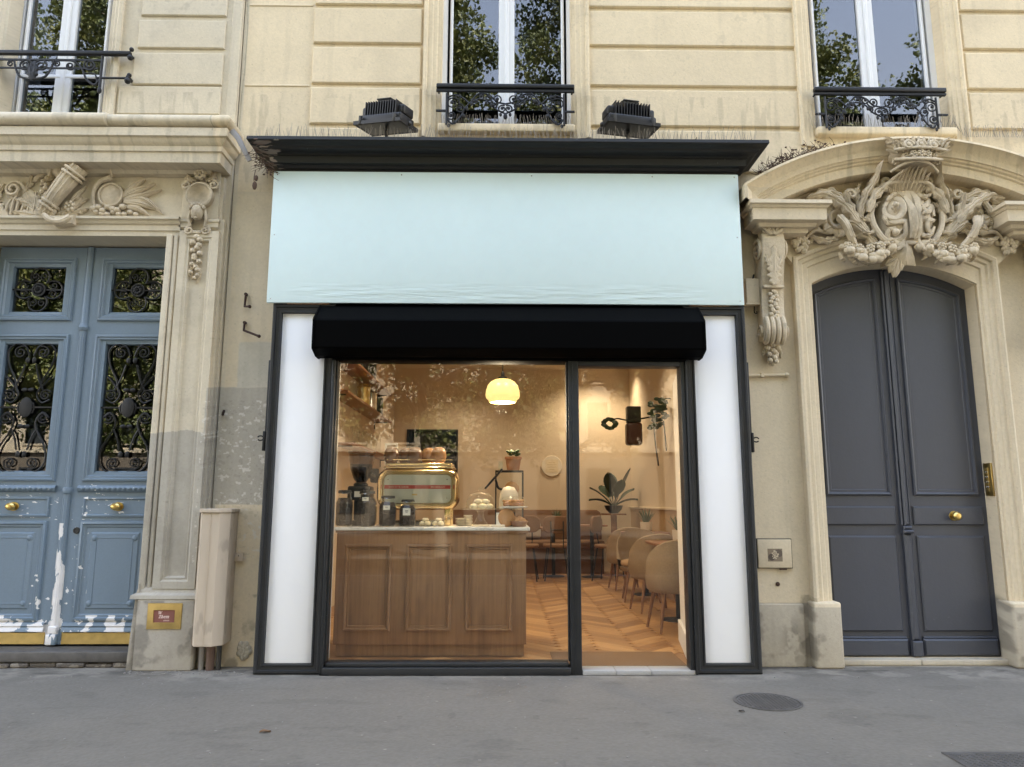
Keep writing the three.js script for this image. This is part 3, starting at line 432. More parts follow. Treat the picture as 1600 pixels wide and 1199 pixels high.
    part(D, 'bottom_rail', loops([[0, 0.34], [0.022, 0.335], [0.03, 0.31], [0.018, 0.30], [0.03, 0.285], [0.035, 0.262], [0, 0.255]].map(([d, y]) => [[X(-3.88, -3.11)[0], y, zd + d + 0.002], [X(-3.88, -3.11)[1], y, zd + d + 0.002]]), { closed: false }), M.blueDoor, { uv: 'flat' });
    part(D, 'kick_plate', slab(...X(-3.885, -3.11), 0.152, 0.252, zd + 0.001, zd + 0.012, 0.003), M.brassDull);
    const kx = xm + s * (-3.49 - xm);
    part(D, 'knob', [lathe([[0, 0.062], [0.022, 0.060], [0.037, 0.048], [0.04, 0.034], [0.032, 0.020], [0.018, 0.014], [0.018, 0.006], [0.044, 0.004], [0.046, 0]], [0, 0, 0], 22).scale(1.12, 1.12, 0.88).rotateX(PI / 2).translate(kx, 1.348, zd + 0.008)], M.brass);
    // iron grilles
    const gx = xm + s * (-3.49 - xm), gz = zd - 0.018, q = [];
    for (let i = 0; i < 4; i++) { const a = i * PI / 2; q.push(limb(Array.from({ length: 19 }, (_, k) => { const f = a - 2.3 + 4.6 * k / 18; return [gx + Math.cos(a) * 0.135 + Math.cos(f) * 0.088, 3.385 + Math.sin(a) * 0.125 + Math.sin(f) * 0.088, gz]; }), 0.0085, 18, 5, 1, true)); for (const t of [-1, 1]) q.push(spiral(gx + Math.cos(a) * 0.14 - Math.sin(a) * 0.042 * t, 3.385 + Math.sin(a) * 0.13 + Math.cos(a) * 0.042 * t, 0.04, 0.008, a + PI, 1.3 * t, gz, gz + 0.006, 0.006)); }
    q.push(...rosette(gx, 3.385, gz, 0.05, 8, 0.4), lathe([[0.052, 0.01], [0.066, 0.01], [0.066, -0.01], [0.052, -0.01], [0.052, 0.01]], [0, 0, 0], 20).rotateX(PI / 2).translate(gx, 3.385, gz), box(gx - 0.25, gx + 0.25, 3.378, 3.392, gz - 0.006, gz + 0.002));
    part(D, 'upper_grille', q, M.iron);
    const w3 = [], wing = [];
    const S = (pts, r = 0.0085) => wing.push(limb(pts.map(p => [gx + p[0], p[1], gz]), r, 20, 5));
    S([[0.02, 2.74], [0.06, 2.83], [0.14, 2.86], [0.215, 2.80], [0.20, 2.66], [0.13, 2.52], [0.10, 2.40]]);
    S([[0.215, 2.55], [0.15, 2.48], [0.085, 2.38], [0.14, 2.30], [0.21, 2.33]]); S([[0.05, 2.66], [0.09, 2.52], [0.14, 2.42]]);
    S([[0.04, 1.66], [0.14, 1.66], [0.22, 1.74], [0.21, 1.88], [0.13, 2.02], [0.10, 2.12], [0.16, 2.21], [0.22, 2.16]]); S([[0.05, 1.86], [0.08, 1.98], [0.12, 2.06]]); S([[0.06, 2.30], [0.075, 2.25], [0.06, 2.20]]);
    wing.push(spiral(gx + 0.105, 2.775, 0.062, 0.012, 2.0, -1.7, gz, gz + 0.006, 0.0075), spiral(gx + 0.165, 2.37, 0.055, 0.01, 0.5, 1.7, gz, gz + 0.006, 0.0075), spiral(gx + 0.165, 2.16, 0.055, 0.01, 5.5, -1.7, gz, gz + 0.006, 0.0075), spiral(gx + 0.10, 1.74, 0.062, 0.012, 4.2, 1.7, gz, gz + 0.006, 0.0075), ball(gx + 0.03, 2.70, gz + 0.004, 0.022, 0.03, 0.012, 7), ball(gx + 0.03, 2.42, gz + 0.004, 0.03, 0.018, 0.012, 7), ball(gx + 0.03, 2.08, gz + 0.004, 0.03, 0.018, 0.012, 7), ball(gx + 0.03, 1.82, gz + 0.004, 0.022, 0.03, 0.012, 7));
    w3.push(...wing, ...mirrorX(wing, gx), prism(Array.from({ length: 20 }, (_, k) => [gx + 0.062 * Math.cos(k / 20 * 2 * PI), 2.255 + 0.095 * Math.sin(k / 20 * 2 * PI)]), gz - 0.004, gz + 0.010, 0.004), box(gx - 0.25, gx - 0.06, 2.249, 2.263, gz - 0.005, gz + 0.003), box(gx + 0.06, gx + 0.25, 2.249, 2.263, gz - 0.005, gz + 0.003));
    part(D, 'lower_grille', w3, M.iron);
  }
  part(D, 'centre_post', [lathe([[0.038, 0.30], [0.034, 1.46], [0.044, 1.465], [0.05, 1.49], [0.044, 1.515], [0.034, 1.52], [0.032, 2.98], [0.042, 2.985], [0.05, 3.01], [0.04, 3.04], [0.034, 3.05], [0.030, 3.80]], [xm, 0, zd - 0.006], 16), ...[-0.018, 0.0, 0.018].map(o => cyl([xm + o, 0.32, zd + 0.024], [xm + o, 2.97, zd + 0.021], 0.006, 0.006, 6)), box(xm - 0.045, xm + 0.045, 0.15, 0.24, zd - 0.03, zd + 0.05, 0.01), box(xm - 0.038, xm + 0.038, 0.24, 0.31, zd - 0.03, zd + 0.04, 0.012)], M.blueDoor, { uv: 'flat' });
  part(D, 'lock', [lathe([[0, 0.006], [0.018, 0.006], [0.02, 0.012], [0.028, 0.010], [0.03, 0]], [0, 0, 0], 18).rotateX(PI / 2).translate(-3.845, 1.135, zd)], M.ironGrey);
}
// left window railing with ball-ended ties
{
  const t = thing('window_railing', 'black scrolled iron railing with ball-ended ties across the left townhouse window', 'railing', [-4.3, 5.3, 0.1]), z = 0.1;
  part(t, 'handrail', [box(-5.2, -3.60, 5.635, 5.675, z - 0.022, z + 0.022, 0.008), box(-5.2, -3.86, 5.575, 5.592, z - 0.008, z + 0.008), box(-5.2, -3.90, 5.49, 5.505, z - 0.007, z + 0.007)], M.iron);
  part(t, 'tie', [cyl([-3.90, 5.40, z], [-3.60, 5.40, z], 0.011), cyl([-3.60, 5.40, 0.03], [-3.60, 5.40, z + 0.03], 0.016), ball(-3.60, 5.43, z, 0.022), ball(-3.60, 5.36, z + 0.02, 0.03)], M.iron);
  part(t, 'tie', [cyl([-3.62, 5.655, 0.03], [-3.62, 5.655, z + 0.02], 0.016), ball(-3.60, 5.70, z, 0.022), ball(-3.60, 5.61, z + 0.01, 0.028)], M.iron);
  part(t, 'end_post', [cyl([-3.87, 5.30, z], [-3.87, 5.64, z], 0.013), ball(-3.87, 5.27, z, 0.02, 0.034, 0.02)], M.iron);
  for (const xc of [-4.52, -5.16]) {
    const h = [spiral(xc - 0.075, 5.52, 0.07, 0.012, 0, 1.8, z, z + 0.01, 0.0095), limb([[xc - 0.02, 5.38, z], [xc - 0.12, 5.41, z], [xc - 0.17, 5.50, z], [xc - 0.19, 5.58, z]], 0.011, 16, 6), carvedLeaf([[xc, 5.37], [xc - 0.02, 5.46], [xc - 0.01, 5.57]], 0.05, 0.02, z, { lobes: 4 }), spiral(xc - 0.22, 5.54, 0.034, 0.008, 1, 1.4, z, z + 0.008, 0.008)];
    part(t, 'scroll_motif', [...h, ...mirrorX(h, xc)], M.iron);
  }
  part(t, 'end_scroll', [limb([[-4.28, 5.58, z], [-4.14, 5.57, z], [-4.06, 5.50, z], [-4.0, 5.38, z], [-3.92, 5.33, z], [-3.88, 5.38, z]], 0.011, 20, 6), spiral(-3.98, 5.53, 0.065, 0.012, 2.4, 1.8, z, z + 0.01, 0.010), spiral(-4.17, 5.52, 0.045, 0.01, 0, -1.6, z, z + 0.01, 0.009), limb([[-4.02, 5.45, z], [-3.93, 5.44, z], [-3.90, 5.36, z]], 0.008, 8, 6)], M.iron);
}
// grey curtain inside the left window
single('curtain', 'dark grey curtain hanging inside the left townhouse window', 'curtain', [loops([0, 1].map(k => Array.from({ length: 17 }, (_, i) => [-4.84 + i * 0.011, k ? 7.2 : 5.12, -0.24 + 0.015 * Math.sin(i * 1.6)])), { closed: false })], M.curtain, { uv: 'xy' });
// ---------------------------------------------------------------- main house: cream courses above the shop, arched portal at the right
const house = thing('apartment_building', 'cream building over the cafe with an arched stone portal and grey door', 'building', [1.6, 0, 0]);
const PX = 3.66, PA = 0.775; // portal axis and half width
{
  const H = house;
  const arch = [[PX - PA, 0.001], ...archRing(PX, PA, 3.3, 3.42, 0.20, 0, 0).slice(1, -1).map(p => [p[0], p[1]]), [PX + PA, 0.001]];
  part(H, 'wall', prism(rectPts(-2.57, 9, 0, 7.4), -0.40, 0, 0, [rectPts(-2.12, 2.18, 0.001, 4.30), rectPts(-0.62, 0.66, 4.98, 7.3), rectPts(3.04, 4.36, 4.98, 7.3), arch]), M.stone, { uv: 'xy', crease: 0.3 });
  part(H, 'upper_wall', box(-2.59, 16, 7.4, 20, -10, 0), M.plain);
  part(H, 'side_wall', box(9, 16, 0, 7.4, -10, -0.003), M.plain);
  part(H, 'rear_wall', box(-9, 9, 0, 7.4, -10, -9.7), M.plain);
  part(H, 'eaves', box(-16, 16, 19.5, 19.8, -9, 0.45), M.plain);
  // ashlar courses, each block on its own
  const cy = [4.50, 4.972, 5.395, 5.825, 6.245, 6.68];
  for (const [x0, x1] of [[-1.88, -0.815], [0.825, 2.935], [4.555, 5.9]]) for (let i = 0; i + 1 < cy.length; i++) { if (i === 0 && x0 > 4) continue; part(H, 'stone_block', slab(x0, x1, cy[i] + 0.021, cy[i + 1] - 0.021, 0.001, 0.026, 0.012), M.stone, { uv: 'xy' }); }
  for (const y of [5.398, 6.262]) part(H, 'plaster_joint', slab(-2.53, -1.90, y - 0.012, y + 0.012, 0.001, 0.008, 0.006), M.stone, { uv: 'xy' });
  // moulded window surrounds
  const sur = [[0, 0], [0, 0.045], [0.018, 0.052], [0.035, 0.045], [0.042, 0.03], [0.085, 0.03], [0.095, 0.02], [0.13, 0.02], [0.14, 0.008], [0.165, 0.006], [0.17, -0.2]];
  for (const [x0, x1, yb] of [[-0.795, 0.835, 4.86], [2.87, 4.53, 4.80]]) part(H, 'window_surround', loops(sur.map(([d, h]) => [[x0 + d, yb, h + 0.001], [x0 + d, 7.3, h + 0.001], [x1 - d, 7.3, h + 0.001], [x1 - d, yb, h + 0.001]]), { closed: false }), M.stone, { uv: 'xy' });
  for (const [x0, x1] of [[-0.64, 0.68], [3.02, 4.38]]) part(H, 'window_sill', [box(x0, x1, 4.90, 4.985, -0.20, 0.075, 0.018)], M.stone, { uv: 'xy' });
  casement(H, -0.575, 0.625, 5.00, 7.2, -0.15, 0.02);
  casement(H, 3.10, 4.30, 5.00, 7.2, -0.15, 3.68);
  // dim rooms behind the windows
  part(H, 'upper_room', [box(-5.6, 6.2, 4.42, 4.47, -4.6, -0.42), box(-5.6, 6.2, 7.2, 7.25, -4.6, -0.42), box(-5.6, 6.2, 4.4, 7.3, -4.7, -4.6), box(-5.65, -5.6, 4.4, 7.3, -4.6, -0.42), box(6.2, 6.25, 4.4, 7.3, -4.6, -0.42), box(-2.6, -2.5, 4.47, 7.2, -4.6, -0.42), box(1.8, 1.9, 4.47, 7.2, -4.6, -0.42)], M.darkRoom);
  // plinth of the wall between shop and portal
  part(H, 'plinth', [box(2.20, 2.625, 0, 0.525, 0, 0.035, 0.01)], M.stone, { uv: 'xy' });

  // portal surround
  const P = sub(H, 'portal_surround');
  part(P, 'archivolt', archMould(PX, PA + 0.185, 0.54, 3.66, 0.24, [[0, 0], [0, 0.085], [0.02, 0.095], [0.045, 0.085], [0.055, 0.062], [0.085, 0.062], [0.10, 0.045], [0.14, 0.045], [0.15, 0.03], [0.182, 0.028]], 36), M.stone, { uv: 'xy' });
  part(P, 'archivolt_fill', prism([...archRing(PX, PA + 0.02, 0.54, 3.42, 0.20, 0, 0, 20).map(p => [p[0], p[1]]), ...archRing(PX, PA + 0.09, 0.54, 3.60, 0.22, 0, 0, 20).map(p => [p[0], p[1]]).reverse()], 0.001, 0.027), M.stone, { uv: 'xy' });
  for (const s of [-1, 1]) part(P, 'jamb_base', [box(PX + s * (PA + 0.09) - 0.125, PX + s * (PA + 0.09) + 0.125, 0, 0.55, -0.10, 0.115, 0.022)], M.stone, { uv: 'xy' });
  part(P, 'threshold', [box(PX - PA, PX - 0.02, 0.004, 0.05, -0.38, -0.005, 0.008), box(PX - 0.015, PX + PA, 0.004, 0.05, -0.38, -0.006, 0.008)], M.stone, { uv: 'xz' });
  // segmental hood
  const hc = 3.75, ha = 1.58, hy = 4.24, hr = 0.47, n = 44;
  part(P, 'hood', loops([[0, 0], [0, 0.40], [0.022, 0.405], [0.028, 0.385], [0.05, 0.36], [0.09, 0.325], [0.135, 0.315], [0.138, 0.30], [0.155, 0.295], [0.165, 0.275], [0.18, 0.272], [0.19, 0.255], [0.265, 0.245], [0.27, 0.04]].map(([d, z]) => archRing(hc, ha, 4.102, hy, hr, d, z, n)), { closed: false }), M.stone, { uv: 'xy', crease: 0.5 });
  part(P, 'tympanum', prism([...archRing(hc, 1.33, 3.98, 4.06, 0.40, 0, 0, 24).map(p => [p[0], p[1]]), ...archRing(PX, PA + 0.19, 3.60, 3.66, 0.24, 0, 0, 24).map(p => [p[0], p[1]]).reverse()], 0.002, 0.075), M.stone, { uv: 'xy' });
  for (const s of [0, 1]) {
    const f = g => s ? mirrorX(g, hc) : g, name = 'console';
    const K = sub(P, name);
    part(K, 'impost_block', f([cornice(2.52, 2.66, 0.08, [[0, 4.105], [0.30, 4.10], [0.305, 4.065], [0.285, 4.055], [0.275, 4.035], [0.265, 4.03], [0.262, 3.925], [0.20, 3.915], [0.185, 3.885], [0.14, 3.88], [0.135, 3.845], [0.10, 3.835], [0, 3.83]])]), M.stone, { uv: 'xy', crease: 0.4 });
    const side = [[0, 3.84], [0.21, 3.84], [0.235, 3.78], [0.225, 3.66], [0.18, 3.52], [0.14, 3.36], [0.125, 3.20], [0.13, 3.08], [0.155, 3.0], [0.16, 2.92], [0.135, 2.855], [0.09, 2.84], [0, 2.86]];
    part(K, 'bracket', f([prism(side.map(([z, y]) => [-z, y]), -0.105, 0.105, 0.012).rotateY(PI / 2).translate(2.47, 0, 0.0)]), M.carved);
    part(K, 'side_volute', f([...[2.352, 2.588].map(x => spiral(-0.12, 3.70, 0.105, 0.02, 1.0, 1.8, 0, 0, [0.018, 0.012]).rotateY(PI / 2).translate(x, 0, 0)), ...[2.352, 2.588].map(x => spiral(-0.095, 2.935, 0.062, 0.012, 0, 1.7, 0, 0, [0.014, 0.009]).rotateY(PI / 2).translate(x, 0, 0)), ...[-0.075, -0.025, 0.025, 0.075].map(o => limb([[2.47 + o, 3.06, 0.14], [2.47 + o, 3.0, 0.175], [2.47 + o, 2.92, 0.178], [2.47 + o, 2.85, 0.14], [2.47 + o, 2.835, 0.09]], 0.022, 12, 8))]), M.carved);
    part(K, 'acanthus', f([carvedLeaf([[2.47, 3.36], [2.47, 3.5], [2.47, 3.72]], 0.085, 0.03, 0.185, { lobes: 5, lift: 0.05 }), carvedLeaf([[2.45, 3.50], [2.41, 3.58], [2.385, 3.68]], 0.03, 0.03, 0.20), carvedLeaf([[2.49, 3.50], [2.53, 3.58], [2.555, 3.68]], 0.03, 0.03, 0.20), ...rosette(2.47, 3.50, 0.195, 0.045, 6), ...[-2, -1, 0, 1, 2].map(i => carvedLeaf([[2.47 + i * 0.01, 3.82], [2.47 + i * 0.032, 3.86], [2.47 + i * 0.05, 3.93 - 0.012 * i * i]], 0.02, 0.035, 0.225, { lobes: 0.01, depth: 0 })), box(2.375, 2.565, 3.335, 3.36, 0.13, 0.175, 0.006)]), M.carved);
    const gar = []; for (let i = 0; i < 18; i++) gar.push(ball(2.47 + 0.03 * Math.sin(i * 2.4), 3.31 - i * 0.0145, 0.145, 0.026, 0.02, 0.022, 7));
    for (let i = 0; i < 22; i++) { const t = i / 21; gar.push(ball(2.46 + (0.055 - 0.03 * t) * Math.sin(i * 2.7), 2.82 - t * 0.17, 0.07 + 0.025 * Math.cos(i * 1.7), 0.026, 0.024, 0.026, 7)); }
    gar.push(carvedLeaf([[2.45, 2.80], [2.40, 2.76], [2.38, 2.72]], 0.03, 0.04, 0.05), carvedLeaf([[2.47, 2.80], [2.53, 2.77], [2.54, 2.70]], 0.03, 0.04, 0.05));
    part(K, 'flower_drop', f(gar), M.carved);
  }

  // cartouche: crown, shield with carved initials, acanthus, blossoms and fruit garlands
  const C = sub(H, 'cartouche', 'carved stone cartouche with crown, scrolls and garlands'), z = 0.077, xc = 3.745;
  const half = (name, fl) => { part(C, name, fl, M.carved); part(C, name, mirrorX(fl, xc), M.carved); };
  // shield body
  const body = []; for (let k = 0; k <= 6; k++) { const t = k / 6; body.push(Array.from({ length: 28 }, (_, i) => { const a = i / 28 * 2 * PI, rx = 0.27 * (1 - 0.75 * t * t), ry = 0.33 * (1 - 0.75 * t * t); return [xc + rx * Math.cos(a) * (1 + 0.05 * Math.cos(3 * a)), 4.03 + ry * Math.sin(a), z + 0.16 * Math.sin(t * PI / 2)]; })); }
  part(C, 'shield', loops(body, { cap: true }), M.carved);
  // carved letters on the shield: looped strokes
  const L = []; const stroke = (pts, r = 0.026) => L.push(limb(pts.map(p => [xc + p[0], 4.0 + p[1], z + 0.185 - 1.0 * (p[0] * p[0] + p[1] * p[1])]), t => 1.25 * r * (0.7 + 0.45 * Math.sin(PI * t)), 22, 8, 0.7));
  stroke([[-0.22, 0.10], [-0.15, 0.19], [-0.08, 0.16], [-0.07, 0.05], [-0.13, -0.02], [-0.21, 0.02], [-0.22, 0.10]], 0.022); stroke([[-0.22, -0.06], [-0.12, -0.05], [-0.05, -0.05]], 0.02); stroke([[-0.06, -0.06], [-0.06, -0.17], [-0.13, -0.22], [-0.20, -0.19], [-0.19, -0.12], [-0.14, -0.11]], 0.02);
  stroke([[-0.03, 0.20], [0.01, 0.05], [0.02, -0.10], [0.01, -0.20]], 0.030); stroke([[-0.03, 0.20], [0.03, 0.26], [0.07, 0.18], [0.06, 0.02], [0.07, -0.12], [0.06, -0.20]], 0.024); stroke([[0.09, 0.05], [0.10, 0.20], [0.16, 0.26], [0.21, 0.20], [0.17, 0.12], [0.12, 0.10]], 0.022); stroke([[0.11, 0.10], [0.17, 0.05], [0.23, 0.12], [0.24, 0.02]], 0.020); stroke([[0.24, -0.02], [0.17, -0.03], [0.15, -0.10], [0.20, -0.14], [0.24, -0.08]], 0.018); stroke([[-0.10, -0.24], [0.02, -0.235], [0.12, -0.23]], 0.016);
  L.push(ball(xc - 0.16, 3.84, z + 0.19, 0.032, 0.032, 0.03, 10), ball(xc - 0.145, 4.10, z + 0.2, 0.03, 0.025, 0.03, 8), ball(xc + 0.115, 4.02, z + 0.2, 0.024, 0.024, 0.03, 8));
  for (const [q, w] of [[[[-0.20, 0.16], [-0.12, 0.22], [-0.05, 0.20]], 0.035], [[[-0.24, 0.02], [-0.20, -0.06], [-0.10, -0.07]], 0.03], [[[0.08, 0.22], [0.16, 0.20], [0.24, 0.24]], 0.035], [[[0.10, -0.02], [0.17, -0.05], [0.25, -0.02]], 0.032], [[[0.08, -0.16], [0.16, -0.18], [0.22, -0.14]], 0.035], [[[0.04, -0.22], [0.05, -0.08], [0.04, 0.10]], 0.028], [[[-0.20, -0.10], [-0.12, -0.14], [-0.06, -0.10]], 0.03], [[[-0.12, 0.04], [-0.14, 0.09], [-0.12, 0.14]], 0.03]]) L.push(carvedLeaf(q.map(p => [xc + p[0], 4.0 + p[1]]), w, 0.05, z + 0.13, { lobes: 3, seg: 12 }));
  part(C, 'monogram', L, M.carved);
  // rim scrolls and shell above the shield
  part(C, 'shell_hood', [...[-4, -3, -2, -1, 0, 1, 2, 3, 4].map(i => carvedLeaf([[xc + i * 0.03, 4.22], [xc + i * 0.04, 4.32], [xc + i * 0.035 + 0.01, 4.44 - 0.004 * i * i]], 0.032, 0.07, z + 0.08, { lobes: 0.01, depth: 0, lift: 0.19, seg: 12 })), limb([[xc - 0.25, 4.22, z + 0.15], [xc - 0.2, 4.31, z + 0.18], [xc, 4.34, z + 0.17], [xc + 0.2, 4.31, z + 0.18], [xc + 0.25, 4.22, z + 0.15]], t => 0.012 + 0.008 * Math.sin(PI * t), 22, 8), limb([[xc - 0.20, 4.395, z + 0.25], [xc - 0.1, 4.445, z + 0.31], [xc + 0.02, 4.462, z + 0.33], [xc + 0.14, 4.445, z + 0.31], [xc + 0.24, 4.395, z + 0.25]], 0.012, 18, 8), spiral(xc - 0.19, 4.34, 0.085, 0.02, 2.2, 1.4, z + 0.1, z + 0.15, [0.026, 0.014]), spiral(xc + 0.21, 4.35, 0.08, 0.02, 0.9, -1.4, z + 0.1, z + 0.15, [0.026, 0.014])], M.carved);
  half('rim_leaf', [[-0.30, 3.88, -0.40, 3.86, -0.45, 3.92], [-0.33, 3.98, -0.42, 4.0, -0.45, 4.08], [-0.33, 4.08, -0.40, 4.14, -0.40, 4.24], [-0.29, 4.18, -0.33, 4.27, -0.30, 4.35], [-0.24, 3.78, -0.33, 3.74, -0.40, 3.78], [-0.22, 4.24, -0.20, 4.33, -0.12, 4.38], [-0.16, 3.76, -0.14, 3.70, -0.20, 3.64]].map(q => carvedLeaf([[xc + q[0], q[1]], [xc + q[2], q[3]], [xc + q[4], q[5]]], 0.036, 0.06, z + 0.09, { lobes: 4, depth: 0.5, seg: 18 })));
  half('rim_scroll', [limb([[xc - 0.27, 4.30, z + 0.06], [xc - 0.33, 4.12, z + 0.1], [xc - 0.31, 3.92, z + 0.11], [xc - 0.2, 3.77, z + 0.12], [xc - 0.05, 3.76, z + 0.13]], t => 0.014 + 0.014 * Math.sin(PI * t), 24, 8), limb([[xc - 0.22, 3.75, z + 0.1], [xc - 0.12, 3.70, z + 0.13], [xc - 0.07, 3.80, z + 0.13], [xc - 0.1, 3.86, z + 0.12]], 0.02, 16, 8)]);
  // crown
  const cr = [], xk = xc + 0.035; for (let i = -3; i <= 3; i++) cr.push(...rosette(xk + i * 0.062, 4.525 - 0.004 * i * i, 0.43 - 0.010 * i * i, 0.040, 6, 0.7));
  for (let i = -1; i <= 1; i++) cr.push(spiral(xk + i * 0.115, 4.60, 0.05, 0.012, 0, 1.5, 0.445, 0.46, [0.015, 0.010]), ball(xk + i * 0.115, 4.60, 0.45, 0.022));
  for (let i = -6; i <= 6; i++) cr.push(carvedLeaf([[xk + i * 0.036, 4.55], [xk + i * 0.042, 4.62], [xk + i * 0.052, 4.70 - 0.004 * i * i * 0.6]], 0.022, 0.05, 0.405, { lobes: 3, seg: 10 }));
  for (const s of [-1, 1]) for (let j = 0; j < 4; j++) cr.push(carvedLeaf([[xk + s * 0.20, 4.54 + j * 0.03], [xk + s * 0.25, 4.56 + j * 0.035], [xk + s * 0.30, 4.58 + j * 0.04]], 0.016, 0.04, 0.40, { lobes: 0.01, depth: 0, seg: 8 }));
  cr.push(limb([[xk - 0.24, 4.565, 0.42], [xk, 4.575, 0.455], [xk + 0.24, 4.565, 0.42]], 0.014, 12, 7), limb([[xk - 0.22, 4.49, 0.38], [xk - 0.1, 4.475, 0.43], [xk, 4.47, 0.445], [xk + 0.1, 4.475, 0.43], [xk + 0.22, 4.49, 0.38]], 0.015, 12, 7), ball(xk, 4.57, 0.27, 0.235, 0.115, 0.15, 18));
  part(C, 'crown', cr, M.carved);
  // acanthus plumes at both sides
  half('acanthus_leaf', [carvedLeaf([[xc - 0.30, 3.80], [xc - 0.42, 3.95], [xc - 0.38, 4.20], [xc - 0.30, 4.36], [xc - 0.27, 4.50]], 0.062, 0.10, z + 0.02, { lobes: 6, lift: 0.22, depth: 0.55 })]);
  half('acanthus_leaf', [carvedLeaf([[xc - 0.37, 4.05], [xc - 0.30, 4.22], [xc - 0.19, 4.30], [xc - 0.13, 4.28]], 0.07, 0.09, z + 0.11, { lobes: 4 }), carvedLeaf([[xc - 0.38, 3.98], [xc - 0.30, 4.12], [xc - 0.22, 4.18]], 0.04, 0.08, z + 0.07, { lobes: 4 })]);
  half('acanthus_leaf', [carvedLeaf([[xc - 0.26, 3.74], [xc - 0.42, 3.90], [xc - 0.52, 4.10], [xc - 0.56, 4.26]], 0.10, 0.11, z + 0.03, { lobes: 5, lift: 0.06, depth: 0.5 }), spiral(xc - 0.50, 4.24, 0.055, 0.015, 3.5, -1.2, z + 0.09, z + 0.11, [0.022, 0.014])]);
  half('acanthus_leaf', [carvedLeaf([[xc - 0.36, 3.86], [xc - 0.52, 4.05], [xc - 0.66, 4.14], [xc - 0.72, 4.12]], 0.075, 0.10, z + 0.06, { lobes: 4, depth: 0.5 }), carvedLeaf([[xc - 0.40, 3.86], [xc - 0.52, 3.95], [xc - 0.60, 3.95]], 0.05, 0.08, z + 0.08, { lobes: 2, depth: 0.25 })]);
  half('acanthus_leaf', [carvedLeaf([[xc - 0.56, 4.20], [xc - 0.70, 4.26], [xc - 0.85, 4.21], [xc - 0.98, 4.15]], 0.085, 0.10, z + 0.05, { lobes: 5, depth: 0.45 }), limb([[xc - 0.55, 4.17, z + 0.09], [xc - 0.70, 4.18, z + 0.12], [xc - 0.80, 4.08, z + 0.1]], [0.022, 0.03], 14, 8)]);
  half('acanthus_leaf', [carvedLeaf([[xc - 0.46, 3.95], [xc - 0.60, 4.12], [xc - 0.78, 4.22], [xc - 0.93, 4.20]], 0.075, 0.09, z + 0.10, { lobes: 6, depth: 0.5 }), carvedLeaf([[xc - 0.74, 4.16], [xc - 0.86, 4.10], [xc - 0.93, 4.02]], 0.05, 0.08, z + 0.05, { lobes: 4, depth: 0.5 })]);
  half('acanthus_leaf', [carvedLeaf([[xc - 0.72, 3.96], [xc - 0.84, 4.0], [xc - 0.94, 3.94]], 0.055, 0.07, z + 0.03, { lobes: 4, depth: 0.5 }), carvedLeaf([[xc - 0.62, 3.84], [xc - 0.76, 3.80], [xc - 0.90, 3.86]], 0.05, 0.07, z + 0.03, { lobes: 4, depth: 0.5 }), carvedLeaf([[xc - 0.42, 4.10], [xc - 0.44, 4.26], [xc - 0.38, 4.38]], 0.05, 0.07, z + 0.05, { lobes: 4, depth: 0.5 })]);
  // large open blossoms with their stems
  const bl = []; for (let i = 0; i < 7; i++) { const a = 0.2 + i / 7 * 2 * PI, q = [Math.cos(a), Math.sin(a)], c0 = [xc - 0.635, 3.995]; bl.push(carvedLeaf([[c0[0] + q[0] * 0.05, c0[1] + q[1] * 0.05], [c0[0] + q[0] * 0.11 - q[1] * 0.01, c0[1] + q[1] * 0.11 + q[0] * 0.01], [c0[0] + q[0] * 0.165, c0[1] + q[1] * 0.165]], 0.062, 0.06, z + 0.045, { lobes: 0.01, depth: 0, tip: -0.1, seg: 12, lift: 0.02 })); }
  bl.push(lathe([[0.03, 0.01], [0.075, 0.05], [0.09, 0.07], [0.1, 0.05], [0.1, 0]], [0, 0, 0], 18).rotateX(PI / 2).translate(xc - 0.635, 3.995, z + 0.04), limb([[xc - 0.64, 4.0, z + 0.13], [xc - 0.61, 3.92, z + 0.17], [xc - 0.55, 3.80, z + 0.14], [xc - 0.50, 3.74, z + 0.1]], t => 0.04 - 0.012 * t, 14, 9), ...[-1, 0, 1].map(o => limb([[xc - 0.65 + o * 0.022, 4.01, z + 0.16], [xc - 0.61 + o * 0.02, 3.92, z + 0.195], [xc - 0.55 + o * 0.016, 3.80, z + 0.17]], 0.010, 10, 6)));
  half('blossom', bl);
  // garlands of fruit
  const ga = []; for (let i = 0; i < 46; i++) { const t = i / 45, x = xc - 0.62 + 0.52 * t, y = 3.80 - 0.13 * Math.sin(PI * Math.min(1, 0.25 + t * 0.62)), w = 0.075 * Math.sin(PI * (0.15 + 0.75 * t)), s = 0.026 + 0.018 * hash(i, 5); ga.push(ball(x + 0.02 * (hash(i, 2) - 0.5), y + w * (hash(i, 1) * 2 - 1), z + 0.06 + 0.075 * hash(i, 3) , s * (1 + 0.5 * hash(i, 9)), s, s, 8)); }
  for (let i = 0; i < 5; i++) ga.push(...rosette(xc - 0.58 + 0.10 * i, 3.80 - 0.10 * Math.sin(0.9 + i * 0.45), z + 0.13, 0.045, 6, 0.6));
  for (let i = 0; i < 10; i++) { const t = i / 9, x = xc - 0.63 + 0.5 * t, y = 3.78 - 0.13 * Math.sin(PI * Math.min(1, 0.25 + t * 0.62)); ga.push(carvedLeaf([[x, y], [x + 0.02, y + (i % 2 ? 0.07 : -0.06)], [x + 0.05, y + (i % 2 ? 0.10 : -0.085)]], 0.024, 0.05, z + 0.05, { lobes: 3, seg: 10 })); }
  half('garland', ga);
  // small roses in the outer corners
  const ro = []; for (let i = 0; i < 12; i++) ro.push(ball(xc - 0.98 + 0.075 * Math.cos(i * 2.4) * (0.4 + 0.6 * i / 11), 3.77 + 0.075 * Math.sin(i * 2.4) * (0.4 + 0.6 * i / 11), z + 0.035, 0.03, 0.028, 0.034, 7));
